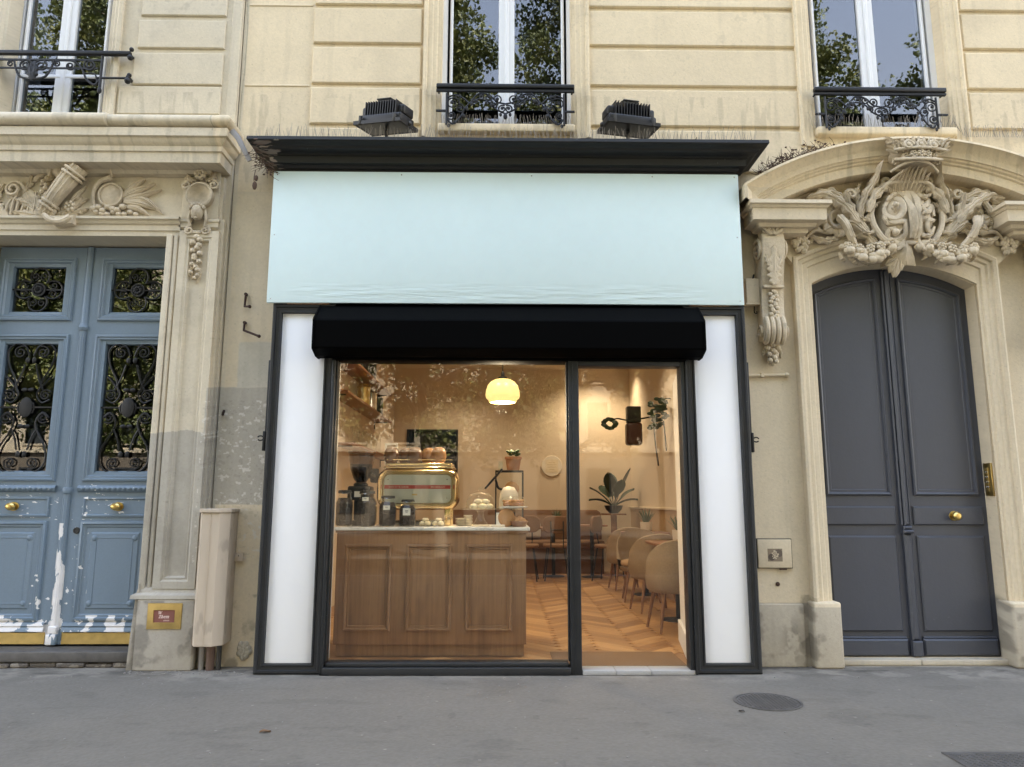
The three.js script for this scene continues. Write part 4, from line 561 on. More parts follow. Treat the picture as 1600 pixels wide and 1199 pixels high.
  ro.push(limb([[xc - 0.95, 3.80, z + 0.03], [xc - 0.85, 3.90, z + 0.05], [xc - 0.72, 3.88, z + 0.05]], [0.014, 0.02], 12, 7), limb([[xc - 0.80, 4.10, z + 0.05], [xc - 0.84, 3.98, z + 0.04], [xc - 0.78, 3.90, z + 0.04]], [0.03, 0.015], 12, 7), carvedLeaf([[xc - 0.9, 3.78], [xc - 0.84, 3.84], [xc - 0.76, 3.85]], 0.03, 0.04, z + 0.01, { lobes: 3 }));
  half('rose_cluster', ro);
  // neck and hanging leaves over the keystone
  part(C, 'keystone_neck', [loops([[3.84, 0.10, 0.12], [3.76, 0.10, 0.16], [3.70, 0.115, 0.17], [3.63, 0.15, 0.14], [3.57, 0.17, 0.09]].map(([y, w, d]) => Array.from({ length: 15 }, (_, i) => { const a = PI * i / 14; return [xc - 0.05 + w * Math.cos(a), y, 0.05 + d * Math.sin(a) * (1 + 0.06 * Math.cos(a * 8))]; })), { closed: false })], M.carved);
  part(C, 'hanging_leaf', [[-0.17, 3.565, 0.05], [-0.115, 3.50, 0.055], [0.03, 3.57, 0.05], [-0.04, 3.51, 0.055], [-0.08, 3.46, 0.055]].map(([dx, y, w]) => carvedLeaf([[xc - 0.06, 3.72], [xc - 0.06 + dx * 0.45, 3.62], [xc - 0.04 + dx, y]], w, 0.085, 0.10, { lobes: 0.01, depth: 0, tip: -0.25, seg: 18 })), M.carved);

  // grey double door under the arch
  const D = sub(H, 'double_door', 'slate grey arched double door with a brass knob'), zd = -0.15;
  const R0 = (PA * PA + 0.04) / 0.4, topY = x => 3.42 + 0.20 - R0 + Math.sqrt(R0 * R0 - (x - PX) ** 2);
  const leafPts = (x0, x1, y0, d, off) => { const p = [[x0 + d, y0 + d], [x1 - d, y0 + d]]; for (let i = 0; i <= 10; i++) { const x = x1 - d + (x0 - x1 + 2 * d) * i / 10; p.push([x, topY(x) - off - d]); } return p; };
  const bead = [[0, 0], [0.004, 0.016], [0.016, 0.024], [0.03, 0.018], [0.036, 0.004], [0.055, 0.004], [0.07, -0.010], [0.10, -0.014], [0.104, -0.006], [0.112, -0.006]];
  for (const [x0, x1, p0, p1] of [[PX - PA - 0.03, PX - 0.006, PX - 0.70, PX - 0.09], [PX + 0.006, PX + PA + 0.03, PX + 0.11, PX + 0.715]]) {
    part(D, 'leaf', prism([[x0, 0.055], [x1, 0.055], ...Array.from({ length: 11 }, (_, i) => { const x = x1 + (x0 - x1) * i / 10; return [x, topY(x) + 0.03]; })], zd - 0.07, zd), M.greyDoor, { uv: 'flat' });
    part(D, 'upper_panel', loops(bead.map(([d, h]) => leafPts(p0, p1, 1.46, d, 0.085).map(p => [p[0], p[1], zd + h + 0.001])), { cap: true }), M.greyDoor, { uv: 'flat', crease: 0.35 });
    part(D, 'knob_panel', slab(p0 - 0.02, p1 + 0.02, 1.195, 1.365, zd + 0.001, zd + 0.022, 0.012), M.greyDoor, { uv: 'flat' });
    part(D, 'lower_panel', slab(p0 - 0.005, p1 + 0.005, 0.265, 1.10, zd + 0.001, zd + 0.022, 0.014), M.greyDoor, { uv: 'flat' });
    part(D, 'bottom_rail', [slab(p0 - 0.03, p1 + 0.035, 0.058, 0.205, zd + 0.001, zd + 0.034, 0.016), slab(p0 - 0.025, p1 + 0.03, 0.207, 0.222, zd + 0.001, zd + 0.022, 0.008)], M.greyDoor, { uv: 'flat' });
  }
  const px = PX + 0.012;
  part(D, 'centre_post', [slab(px - 0.045, px + 0.045, 0.06, 0.19, zd + 0.001, zd + 0.062, 0.01), slab(px - 0.036, px + 0.036, 0.192, 1.12, zd + 0.001, zd + 0.045, 0.018), slab(px - 0.05, px + 0.05, 1.122, 1.155, zd + 0.001, zd + 0.066, 0.012), slab(px - 0.04, px + 0.04, 1.157, 1.19, zd + 0.001, zd + 0.055, 0.012), slab(px - 0.046, px - 0.026, 1.192, 3.60, zd + 0.001, zd + 0.03, 0.008), slab(px - 0.022, px + 0.022, 1.192, 3.60, zd + 0.001, zd + 0.05, 0.016), slab(px + 0.026, px + 0.046, 1.192, 3.60, zd + 0.001, zd + 0.03, 0.008)], M.greyDoor, { uv: 'flat' });
  part(D, 'knob', [lathe([[0, 0.075], [0.022, 0.073], [0.037, 0.060], [0.041, 0.046], [0.034, 0.030], [0.017, 0.024], [0.017, 0.010], [0.042, 0.006], [0.045, 0]], [0, 0, 0], 24).rotateX(PI / 2).translate(4.115, 1.28, zd + 0.023)], M.brass);
  part(H, 'portal_hall', [box(2.70, 2.75, 0, 4.1, -3.2, -0.42), box(4.75, 4.8, 0, 4.1, -3.2, -0.42), box(2.7, 4.8, 0, 4.1, -3.25, -3.2), box(2.7, 4.8, 4.1, 4.15, -3.2, -0.42)], M.darkRoom);
}
railing('black cast-iron lace railing on the window above the pale blue sign', -0.655, 0.675, 5.345, 0.09, 0.40, 0.03);
railing('black cast-iron lace railing on the window above the carved arch', 3.0, 4.285, 5.345, 0.09, 0.40, 0.03);
// ---------------------------------------------------------------- shopfront
const shop = thing('shopfront', 'black timber shopfront with white side panels and a blank pale blue fascia', 'shopfront', [0.06, 0, 0.3]);
{
  const S = shop;
  const cyma = Array.from({ length: 9 }, (_, i) => { const t = i / 8; return [0.56 - 0.13 * t - 0.018 * Math.sin(t * 2 * PI), 4.535 - 0.05 * t - 0.0 * t]; });
  part(S, 'cornice', cornice(-1.70, 1.785, 0, [[0, 4.60], [0.565, 4.575], [0.568, 4.545], ...cyma, [0.42, 4.478], [0.42, 4.470], [0.408, 4.466], [0.405, 4.405], [0.36, 4.40], [0.345, 4.378], [0.325, 4.372], [0.322, 4.30], [0, 4.30]]), M.cornice, { crease: 0.4 });
  const sg = sub(S, 'fascia_sign', 'blank pale blue fascia board');
  part(sg, 'board', box(-2.085, 2.135, 3.125, 4.352, 0.305, 0.338, 0.003), M.sign, { uv: 'flat' });
  for (const [x, y] of [[-2.05, 4.32], [-0.93, 4.325], [0.25, 4.325], [1.35, 4.325], [2.1, 4.325], [-2.05, 3.16], [2.1, 3.16], [-2.05, 3.75], [2.1, 3.75]]) part(sg, 'screw', [ball(x, y, 0.338, 0.006, 0.006, 0.003, 8)], M.steel);
  // charcoal frames with white panels
  const fr = [[0, -0.28], [0, 0.0], [0.012, 0.012], [0.028, 0.012], [0.034, 0.0], [0.060, -0.002], [0.066, 0.008], [0.078, 0.008], [0.084, -0.03]];
  for (const [x0, x1, l] of [[-2.035, -1.485, 0], [1.60, 2.145, 1]]) {
    part(S, 'panel_frame', [frame(x0, x1, 0.004, 3.122, 0.30, fr)], M.charcoal);
    part(S, 'white_panel', box(x0 + 0.075, x1 - 0.075, 0.08, 3.045, 0.262, 0.275, 0.002), M.white);
  }
  part(S, 'side_board', [box(-2.034, -1.999, 3.124, 4.30, 0.02, 0.30), box(2.109, 2.144, 3.124, 4.30, 0.02, 0.30), box(-1.998, 2.108, 4.20, 4.298, 0.02, 0.30)], M.charcoal);
  // roller shutter box
  const bx = [[0.29, 3.115], [0.345, 3.085], [0.515, 2.935], [0.525, 2.92], [0.525, 2.69], [0.515, 2.678], [0.40, 2.636], [0.29, 2.634]], e = loops([-1.612, 1.718].map(x => bx.map(([z, y]) => [x + (x < 0 ? 1 : -1) * 0.0, y, z])), { cap: true, capStart: true });
  part(S, 'shutter_box', [e], M.black, { crease: 0.2 });
  part(S, 'shutter_end_plate', [-1.621, 1.712].map(x => loops([x, x + 0.015].map(q => bx.map(([z, y]) => [q, y + (y > 2.8 ? 0.006 : -0.006), z + (z > 0.4 ? 0.006 : 0)])), { cap: true, capStart: true })), M.black, { crease: 0.2 });
  part(S, 'lintel', [box(-1.485, 1.60, 2.615, 2.660, 0.13, 0.335, 0.004), box(-1.555, 1.667, 2.661, 4.25, 0.02, 0.25)], M.black);
  // posts, rails, glazing
  part(S, 'post', [box(-1.486, -1.458, 0.004, 2.614, 0.20, 0.345, 0.006), box(-1.457, -1.446, 0.10, 2.614, 0.22, 0.30, 0.003)], M.charcoal);
  part(S, 'post', [box(1.588, 1.603, 0.004, 2.614, 0.10, 0.34, 0.004), box(1.549, 1.587, 0.004, 2.614, 0.18, 0.325, 0.006)], M.charcoal);
  part(S, 'mullion', [box(0.565, 0.655, 0.004, 2.614, 0.18, 0.335, 0.006), box(0.550, 0.564, 0.10, 2.614, 0.21, 0.29, 0.003), box(0.600, 0.608, 0.01, 2.60, 0.334, 0.341, 0.002)], M.charcoal);
  part(S, 'bottom_rail', [box(-1.484, 0.564, 0.004, 0.062, 0.15, 0.345, 0.006), box(-1.445, 0.549, 0.063, 0.096, 0.18, 0.315, 0.006)], M.charcoal);
  part(S, 'door_head', [box(0.656, 1.548, 2.572, 2.614, 0.18, 0.32, 0.004)], M.charcoal);
  part(S, 'window_pane', box(-1.450, 0.556, 0.09, 2.616, 0.252, 0.256), M.glass, { crease: 0 });
  part(S, 'glass_door', box(0.662, 1.544, 0.045, 2.568, 0.235, 0.241), M.glass, { crease: 0 });
  const th = sub(S, 'threshold');
  for (const [x0, x1] of [[0.66, 0.93], [0.934, 1.22], [1.224, 1.584]]) part(th, 'tile', box(x0, x1, 0.002, 0.038, 0.10, 0.335 + rr(-0.006, 0.004), 0.004), M.kerb);
  // old shutter bars on both sides of the frame
  for (const [x, s] of [[-2.038, -1], [2.148, 1]]) {
    const b = sub(S, 'shutter_bar');
    part(b, 'bar', box(Math.min(x, x + s * 0.035), Math.max(x, x + s * 0.035), 1.86, 2.63, 0.20, 0.225, 0.004), M.charcoal);
    part(b, 'latch', [box(x + s * 0.035 - 0.012, x + s * 0.035 + 0.012, 1.83, 2.0, 0.195, 0.24, 0.005), limb(Array.from({ length: 11 }, (_, i) => [x + s * (0.07 + 0.026 * Math.cos(i / 10 * 5.2 + 0.4)), 1.94 + 0.02 * Math.sin(i / 10 * 5.2 + 0.4), 0.222]), 0.006, 14, 6)], M.iron);
  }
}
// bird spikes: wires on narrow strips
function spikes(name, label, path, n, h, parentY = 0) {
  const g = [];
  for (let i = 0; i < n; i++) { const t = (i + rnd() * 0.5) / n, p = path(t), a = rr(-0.28, 0.28), f = rr(-0.5, 0.9), L = h * rr(0.75, 1.1), b = [p[0], p[1], p[2]], q = [p[0] + Math.sin(a) * L, p[1] + L * Math.cos(a) * Math.cos(f * 0.5), p[2] + Math.sin(f * 0.5) * L]; g.push(cyl(b, q, 0.0022, 0.0018, 3)); }
  const o = single(name, label, 'bird spikes', g, M.wire, { crease: 0 }); o.userData.kind = 'stuff'; return o;
}
spikes('bird_spikes', 'row of thin wire bird spikes along the black shop cornice', t => [-2.20 + 4.45 * t, 4.576, 0.42 + 0.13 * rnd()], 330, 0.125);
spikes('bird_spikes', 'wire bird spikes on the ledge of the window over the sign', t => [-0.60 + 1.25 * t, 4.985, 0.05], 90, 0.10);
spikes('bird_spikes', 'wire bird spikes along the ledge above the carved arch', t => [2.98 + 2.4 * t, 4.99 - 0.10 * sm(0.58, 0.62, t), 0.055], 170, 0.12);

// floodlights on the cornice
function floodlight(label, x, y, z, yaw, roll, pins) {
  const t = thing('floodlight', label, 'floodlight', [x, y, z], 'floodlights on the shop cornice'), P = V3(x, y, z);
  const B = new THREE.Group();
  const loc = (name, geos, mat) => { const m = part(scene, name, geos.map(g => g.clone()), mat); scene.remove(m); m.name = name; t.add(m); m.geometry.rotateX(0.10).rotateZ(roll).rotateY(yaw).translate(0, 0.215, 0.02); return m; };
  loc('housing', [box(-0.225, 0.225, -0.045, 0.04, -0.115, 0.115, 0.015), box(-0.225, 0.225, 0.04, 0.13, -0.10, 0.07, 0.02)], M.blackMetal);
  for (let i = 0; i < 13; i++) loc('cooling_fin', [box(-0.16 + i * 0.0267 - 0.004, -0.16 + i * 0.0267 + 0.004, 0.02, 0.158, -0.11, 0.108)], M.blackMetal);
  loc('cable_box', [box(-0.07, 0.07, 0.158, 0.188, -0.03, 0.06, 0.008), box(-0.075, 0.075, 0.186, 0.198, -0.04, 0.07, 0.004)], M.ironGrey);
  loc('rim', [frame(-0.25, 0.25, -0.15, 0.15, 0, [[0, -0.02], [0, 0.012], [0.025, 0.012], [0.03, 0.0]]).rotateX(PI / 2).translate(0, -0.045, 0)], M.blackMetal);
  loc('front_glass', [box(-0.222, 0.222, -0.056, -0.048, -0.122, 0.122)], std([0.03, 0.032, 0.03], 0.3));
  for (const s of [-1, 1]) loc('clip', [box(s * 0.18 - 0.012, s * 0.18 + 0.012, -0.06, 0.02, 0.125, 0.155, 0.004)], M.ironGrey);
  for (const s of [-1, 1]) loc('pivot', [ball(s * 0.25, -0.03, 0.0, 0.022)], M.ironGrey);
  part(t, 'bracket', [cyl([x, y, z - 0.02], [x, y + 0.17, z - 0.02], 0.016), box(x - 0.05, x + 0.05, y, y + 0.012, z - 0.07, z + 0.03)], M.ironGrey);
  if (pins) { const g = []; for (let i = 0; i < 5; i++) g.push(cyl([x - 0.06 + i * 0.03, y + 0.37, z - 0.08], [x - 0.07 + i * 0.034 + 0.01, y + 0.50, z - 0.09], 0.0025, 0.002, 4)); part(t, 'bird_pin', g, M.wire); }
  return t;
}
floodlight('black ribbed floodlight tilted sideways with bird pins on top, left on the cornice', -1.07, 4.575, 0.40, -0.42, -0.13, true);
floodlight('black ribbed floodlight standing level, right on the cornice', 1.13, 4.578, 0.40, 0.20, 0.0, false);

// dry leaves and twigs caught on the ledges
function dryLeaf(x, y, z, s, mat, label) {
  const a = rr(0, 6), b = rr(0.3, 1.0), pts = Array.from({ length: 12 }, (_, i) => { const f = i / 12 * 2 * PI, r = s * (0.75 + 0.35 * Math.cos(5 * f + 1)); return [r * Math.cos(f), 0.35 * s * Math.sin(f * 2) + rr(-0.1, 0.1) * s, r * Math.sin(f) * 0.75]; });
  const g = []; for (let i = 0; i < 12; i++) g.push(0, s * 0.12, 0, ...pts[(i + 1) % 12], ...pts[i]);
  return single('dry_leaf', label, 'leaf', [tris(g).rotateX(b).rotateY(a).translate(x, y + s * 0.55, z)], mat, { crease: 0, group: 'dry leaves caught on the shop cornice' });
}
[[-1.62, 0.42, 0.035], [-1.45, 0.45, 0.03], [-1.24, 0.40, 0.04], [-0.93, 0.44, 0.045], [-0.80, 0.42, 0.035], [-0.55, 0.40, 0.045], [-0.18, 0.42, 0.04], [0.30, 0.44, 0.05], [0.52, 0.42, 0.045], [0.78, 0.45, 0.04], [0.95, 0.40, 0.035], [1.36, 0.43, 0.035], [1.72, 0.45, 0.055], [1.80, 0.41, 0.05], [2.22, 0.44, 0.05]].forEach(([x, z, s], i) => dryLeaf(x, 4.578, z, s, i % 3 ? M.dryRed : M.dry, 'curled dry leaf on the black cornice, ' + ['well left of the tilted floodlight', 'just left of the tilted floodlight', 'at the left foot of the tilted floodlight', 'at the right foot of the tilted floodlight', 'just right of the tilted floodlight', 'below the left jamb of the window', 'left of the middle of the window', 'right of the middle of the window', 'below the right jamb of the window', 'a little left of the level floodlight', 'at the left foot of the level floodlight', 'at the right foot of the level floodlight', 'larger of the pair right of the level floodlight', 'smaller of the pair right of the level floodlight', 'at its far right end'][i]));
function twigs(label, at, n, up, len = 0.14) {
  const g = []; for (let i = 0; i < n; i++) { const [x, y, z] = at(rnd()), L = len * rr(0.4, 1.2); const d = [rr(-1, 1), rr(-0.15, 0.75) * up, rr(-0.5, 0.6)], m = Math.hypot(...d); g.push(limb([[x, y, z], [x + d[0] / m * L * 0.5 + rr(-0.015, 0.015), y + d[1] / m * L * 0.5 + rr(-0.01, 0.012), z + d[2] / m * L * 0.5], [x + d[0] / m * L, y + d[1] / m * L, z + d[2] / m * L]], [0.0035, 0.0012], 5, 4)); if (i % 5 === 0) g.push(ball(x + d[0] / m * L, y + d[1] / m * L, z + d[2] / m * L, 0.012, 0.008, 0.01, 5)); }
  const o = single('dry_twigs', label, 'twigs', g, M.twig, { crease: 0 }); o.userData.kind = 'stuff'; return o;
}
const hoodTop = x => 4.24 + 0.47 - 2.89 + Math.sqrt(2.89 ** 2 - (x - 3.75) ** 2);
twigs('tangle of dry twigs hanging from the left end of the black cornice', t => [-2.26 + 0.16 * t, 4.50 - 0.16 * t + rr(-0.04, 0.04), 0.38 + rr(-0.05, 0.06)], 70, -1, 0.10);
twigs('dry stalks lodged between the black cornice and the carved arch', t => { const x = 2.34 + 0.30 * t; return [x, hoodTop(x) + rr(0, 0.07), 0.24 + rr(-0.08, 0.1)]; }, 110, 1, 0.10);
twigs('dry brown stalks lying along the top of the arched hood', t => { const x = 2.56 + 0.50 * t; return [x, hoodTop(x) + rr(0, 0.06) * Math.sin(PI * t), 0.20 + rr(-0.08, 0.14)]; }, 170, 1, 0.12);
single('hanging_seed_pod', 'dark dried seed pod dangling below the left end of the cornice', 'seed pod', [limb([[-2.23, 4.33, 0.40], [-2.235, 4.24, 0.41], [-2.22, 4.15, 0.41]], 0.004, 6, 5), ball(-2.225, 4.18, 0.41, 0.022, 0.04, 0.02, 8), ball(-2.215, 4.25, 0.41, 0.018, 0.028, 0.018, 8)], M.twig);
single('zinc_flashing', 'bent grey zinc flashing strip at the left end of the cornice', 'flashing', [limb([[-2.49, 4.74, 0.34], [-2.42, 4.66, 0.38], [-2.35, 4.54, 0.42], [-2.27, 4.40, 0.44]], t => 0.028 - 0.006 * t, 12, 8, 0.35)], M.zinc);
// ---------------------------------------------------------------- cafe room
const FY = 0.03, RX0 = -2.25, RX1 = 2.62, RZ = -8.4, CH = 4.13;
{
  structure('cafe_wall_back', box(RX0 - 0.1, RX1 + 0.1, 0, CH + 0.1, RZ - 0.1, RZ), M.plaster);
  structure('cafe_wall_left', box(RX0 - 0.1, RX0, 0, CH + 0.1, RZ, -0.1), M.plaster);
  structure('cafe_wall_right', box(RX1, RX1 + 0.1, 0, CH + 0.1, RZ, -0.1), M.plaster);
  structure('cafe_ceiling', box(RX0 - 0.1, RX1 + 0.1, CH, CH + 0.1, RZ, -0.05), M.ceiling);
  structure('window_return_wall', [box(RX0, -1.53, FY, 2.66, -0.20, -0.06), box(-1.99, -1.53, FY, 2.66, -0.06, 0.18)], M.innerWhite);
  const dw = structure('door_return_wall', [prism([[1.60, -0.15], [2.10, -0.15], [2.10, 0.06], [2.6, 0.06], [2.6, 1.05], [1.80, 1.05]], FY, 2.64).rotateX(-PI / 2).scale(1, 1, 1)], M.innerWhite);
  part(dw, 'baseboard', [loops([FY, FY + 0.19, FY + 0.2].map((y, k) => [[1.583 + 0.004 * k, y, 0.14], [1.775 + 0.004 * k, y, -1.05]]), { closed: false }), prism([[1.583, -0.14], [1.60, -0.14], [1.80, 1.055], [1.775, 1.055]], FY, FY + 0.2).rotateX(-PI / 2)], M.innerWhite);
  structure('cafe_dado', [box(RX1 - 0.025, RX1, FY, 1.27, RZ, -1.1)], M.dado);
  structure('dado_rail', [box(RX1 - 0.05, RX1, 1.272, 1.31, RZ, -1.1, 0.008)], M.plaster);
  // herringbone parquet: every block its own board near the window, the rest joined
  const fl = structure('cafe_floor', [box(RX0, RX1, -0.05, FY - 0.006, RZ, -0.05), box(-1.48, 1.6, -0.05, FY - 0.006, -0.05, 0.12)], M.oak[3]);
  const bl = 0.52, bw = 0.104, s2 = Math.SQRT1_2, blocks = [];
  const one = (() => { const g = finish([slab(-bl / 2 + 0.001, bl / 2 - 0.001, -bw / 2 + 0.001, bw / 2 - 0.001, -0.006, 0.0, 0.0018).rotateX(-PI / 2)], 'xz', 0); return g; })();
  const variants = Array.from({ length: 6 }, (_, i) => { const g = one.clone(), u = g.attributes.uv; for (let k = 0; k < u.count; k++) u.setXY(k, u.getX(k) + i * 0.37, u.getY(k) + i * 0.219); return g; });
  const col = bl * s2, step = bw * Math.SQRT2;
  for (let c = -6; c < 8; c++) for (let r = -4; r < 66; r++) { const x = 0.35 + c * col, z = 0.25 - r * step + (c & 1 ? 0 : 0); if (x < -2.0 || x > RX1 - 0.15 || z < RZ + 0.2 || z > 0.02 || (z > -0.3 && (x < -1.2 || x > 1.35))) continue; if (x < 0.05 && z < -0.15 && z > -1.0) continue; blocks.push([x, z, c & 1 ? PI / 4 : -PI / 4]); }
  const vis = b => (b[0] > 0.1 && b[0] < 1.75 + 0.02 * -b[1]) ? 0 : 9; blocks.sort((a, b) => (vis(a) - a[1] * 0.5) - (vis(b) - b[1] * 0.5));
  const rest = [];
  blocks.forEach(([x, z, a], i) => {
    const gi = Math.floor(rnd() * 6), mi = Math.floor(rnd() * 4);
    if (i < 290) { const m = new THREE.Mesh(variants[gi], M.oak[mi]); m.name = 'parquet_block'; m.position.set(x, FY + rr(-0.0006, 0.0006), z); m.rotation.y = a; m.castShadow = m.receiveShadow = true; fl.add(m); }
    else rest.push(raw(one).rotateY(a).translate(x, FY, z));
  });
  part(fl, 'parquet_blocks', rest, M.oak[0], { uv: 'xz', crease: 0, kind: 'stuff' });
}
single('door_mat', 'thin brown door mat inside the glass door', 'mat', [box(0.44, 1.56, FY + 0.001, FY + 0.012, -0.42, 0.16, 0.004)], std([0.20, 0.115, 0.055], 0.95, { bumpMap: weave, bumpScale: 0.003 }));

// ---------------------------------------------------------------- lamps
const warm = new THREE.Color(1, 0.79, 0.54);
{
  const x = -0.005, z = -1.0, L = thing('pendant_lamp', 'glowing yellow opal glass pendant lamp over the counter', 'lamp', [x, 2.40, z]);
  part(L, 'cable', [cyl([x, 2.70, z], [x, CH, z], 0.006)], M.blackMetal);
  part(L, 'ceiling_rose', [lathe([[0, CH], [0.05, CH - 0.002], [0.05, CH - 0.02], [0.012, CH - 0.035]], [x, 0, z], 16)], M.blackMetal);
  part(L, 'lamp_holder', [lathe([[0.006, 2.76], [0.018, 2.74], [0.02, 2.705], [0.045, 2.695], [0.05, 2.672], [0.03, 2.668]], [x, 0, z], 18)], M.blackMetal);
  const shade = std([0.75, 0.55, 0.22], 0.35, { emissive: lin(1, 0.70, 0.25), emissiveIntensity: 0.13 });
  part(L, 'lamp_shade', [lathe([[0.035, 2.675], [0.08, 2.668], [0.125, 2.645], [0.158, 2.605], [0.176, 2.55], [0.180, 2.50], [0.172, 2.47], [0.150, 2.452], [0.146, 2.435], [0.132, 2.425], [0.126, 2.43], [0.14, 2.455], [0.165, 2.475], [0.171, 2.51], [0.166, 2.55], [0.148, 2.60], [0.12, 2.635], [0.035, 2.665]], [x, 0, z], 32)], shade, { crease: 1 });
  part(L, 'diffuser_glow', [lathe([[0, 2.436], [0.10, 2.436], [0.128, 2.444], [0, 2.445]], [x, 0, z], 28)], std([0.8, 0.7, 0.4], 0.5, { emissive: lin(1, 0.78, 0.36), emissiveIntensity: 0.18 }));
  const p = new THREE.PointLight(warm, 0.5, 0, 2); p.position.set(x, 2.38, z); p.castShadow = true; p.shadow.radius = 4; p.name = 'pendant_lamp_light'; scene.add(p);
}
const spotMat = std([0.9, 0.85, 0.7], 0.5, { emissive: lin(1, 0.86, 0.62), emissiveIntensity: 1.2 });
[[1.62, -7.75, 'recessed downlight in the cafe ceiling, left of the pair by the back wall'], [2.12, -7.6, 'recessed downlight in the cafe ceiling, right of the pair by the back wall'], [-0.8, -7.2, 'recessed downlight in the cafe ceiling above the dark screen'], [0.3, -4.4, 'recessed downlight in the cafe ceiling over the middle of the room'], [1.7, -4.6, 'recessed downlight in the cafe ceiling over the second window-side table'], [-1.2, -3.2, 'recessed downlight in the cafe ceiling behind the counter'], [1.5, -1.9, 'recessed downlight in the cafe ceiling over the first table'], [-0.7, -0.25, 'recessed downlight in the cafe ceiling above the counter front'], [0.6, -0.2, 'recessed downlight in the cafe ceiling just inside the door']].forEach(([x, z, label]) => {
  const t = thing('downlight', label, 'light', [x, CH, z]);
  part(t, 'trim', [lathe([[0.045, CH - 0.001], [0.062, CH - 0.004], [0.064, CH - 0.001]], [x, 0, z], 20)], M.innerWhite);
  part(t, 'bulb', [lathe([[0, CH - 0.0035], [0.045, CH - 0.003]], [x, 0, z], 18)], spotMat);
  const s = new THREE.SpotLight(warm, 1.15, 0, 1.15, 0.8, 2); s.position.set(x, CH - 0.03, z); s.target.position.set(x, 0, z); s.castShadow = true; s.shadow.radius = 2; s.name = t.name + '_beam'; scene.add(s, s.target);
});

// ---------------------------------------------------------------- counter
const CT = 1.168, CZ = -0.25;
{
  const x0 = -1.515, x1 = 0.215, C = thing('counter', 'walnut panelled counter with a pale stone top behind the window', 'counter', [-0.65, FY, -0.6]);
  part(C, 'front_panel', box(x0, x1, 0.135, 1.115, CZ - 0.022, CZ, 0.003), M.walnut);
  part(C, 'side_panel', [box(x1 - 0.022, x1 - 0.002, 0.135, 1.115, -0.98, CZ - 0.023), box(x0 + 0.002, x0 + 0.022, 0.135, 1.115, -0.98, CZ - 0.023)], M.walnut);
  part(C, 'rear_panel', box(x0, x1, 0.06, 1.115, -1.0, -0.981), M.walnut);
  part(C, 'plinth', box(x0 + 0.02, x1 - 0.02, FY, 0.134, -0.96, CZ - 0.04), M.walnut);
  for (const [a, b] of [[-1.435, -1.01], [-0.875, -0.462], [-0.335, 0.088]]) part(C, 'panel_moulding', frame(a, b, 0.25, 1.015, CZ + 0.001, [[0, 0], [0.002, 0.022], [0.014, 0.032], [0.022, 0.030], [0.032, 0.008], [0.044, 0.012], [0.05, 0]]), M.walnut, { crease: 0.5 });
  part(C, 'edge_trim', box(x0 - 0.01, x1 + 0.02, 1.116, 1.136, -1.0, CZ + 0.02, 0.003), M.walnut);
  part(C, 'worktop', box(x0 - 0.02, x1 + 0.035, 1.137, CT, -1.02, CZ + 0.035, 0.005), M.marble);
}
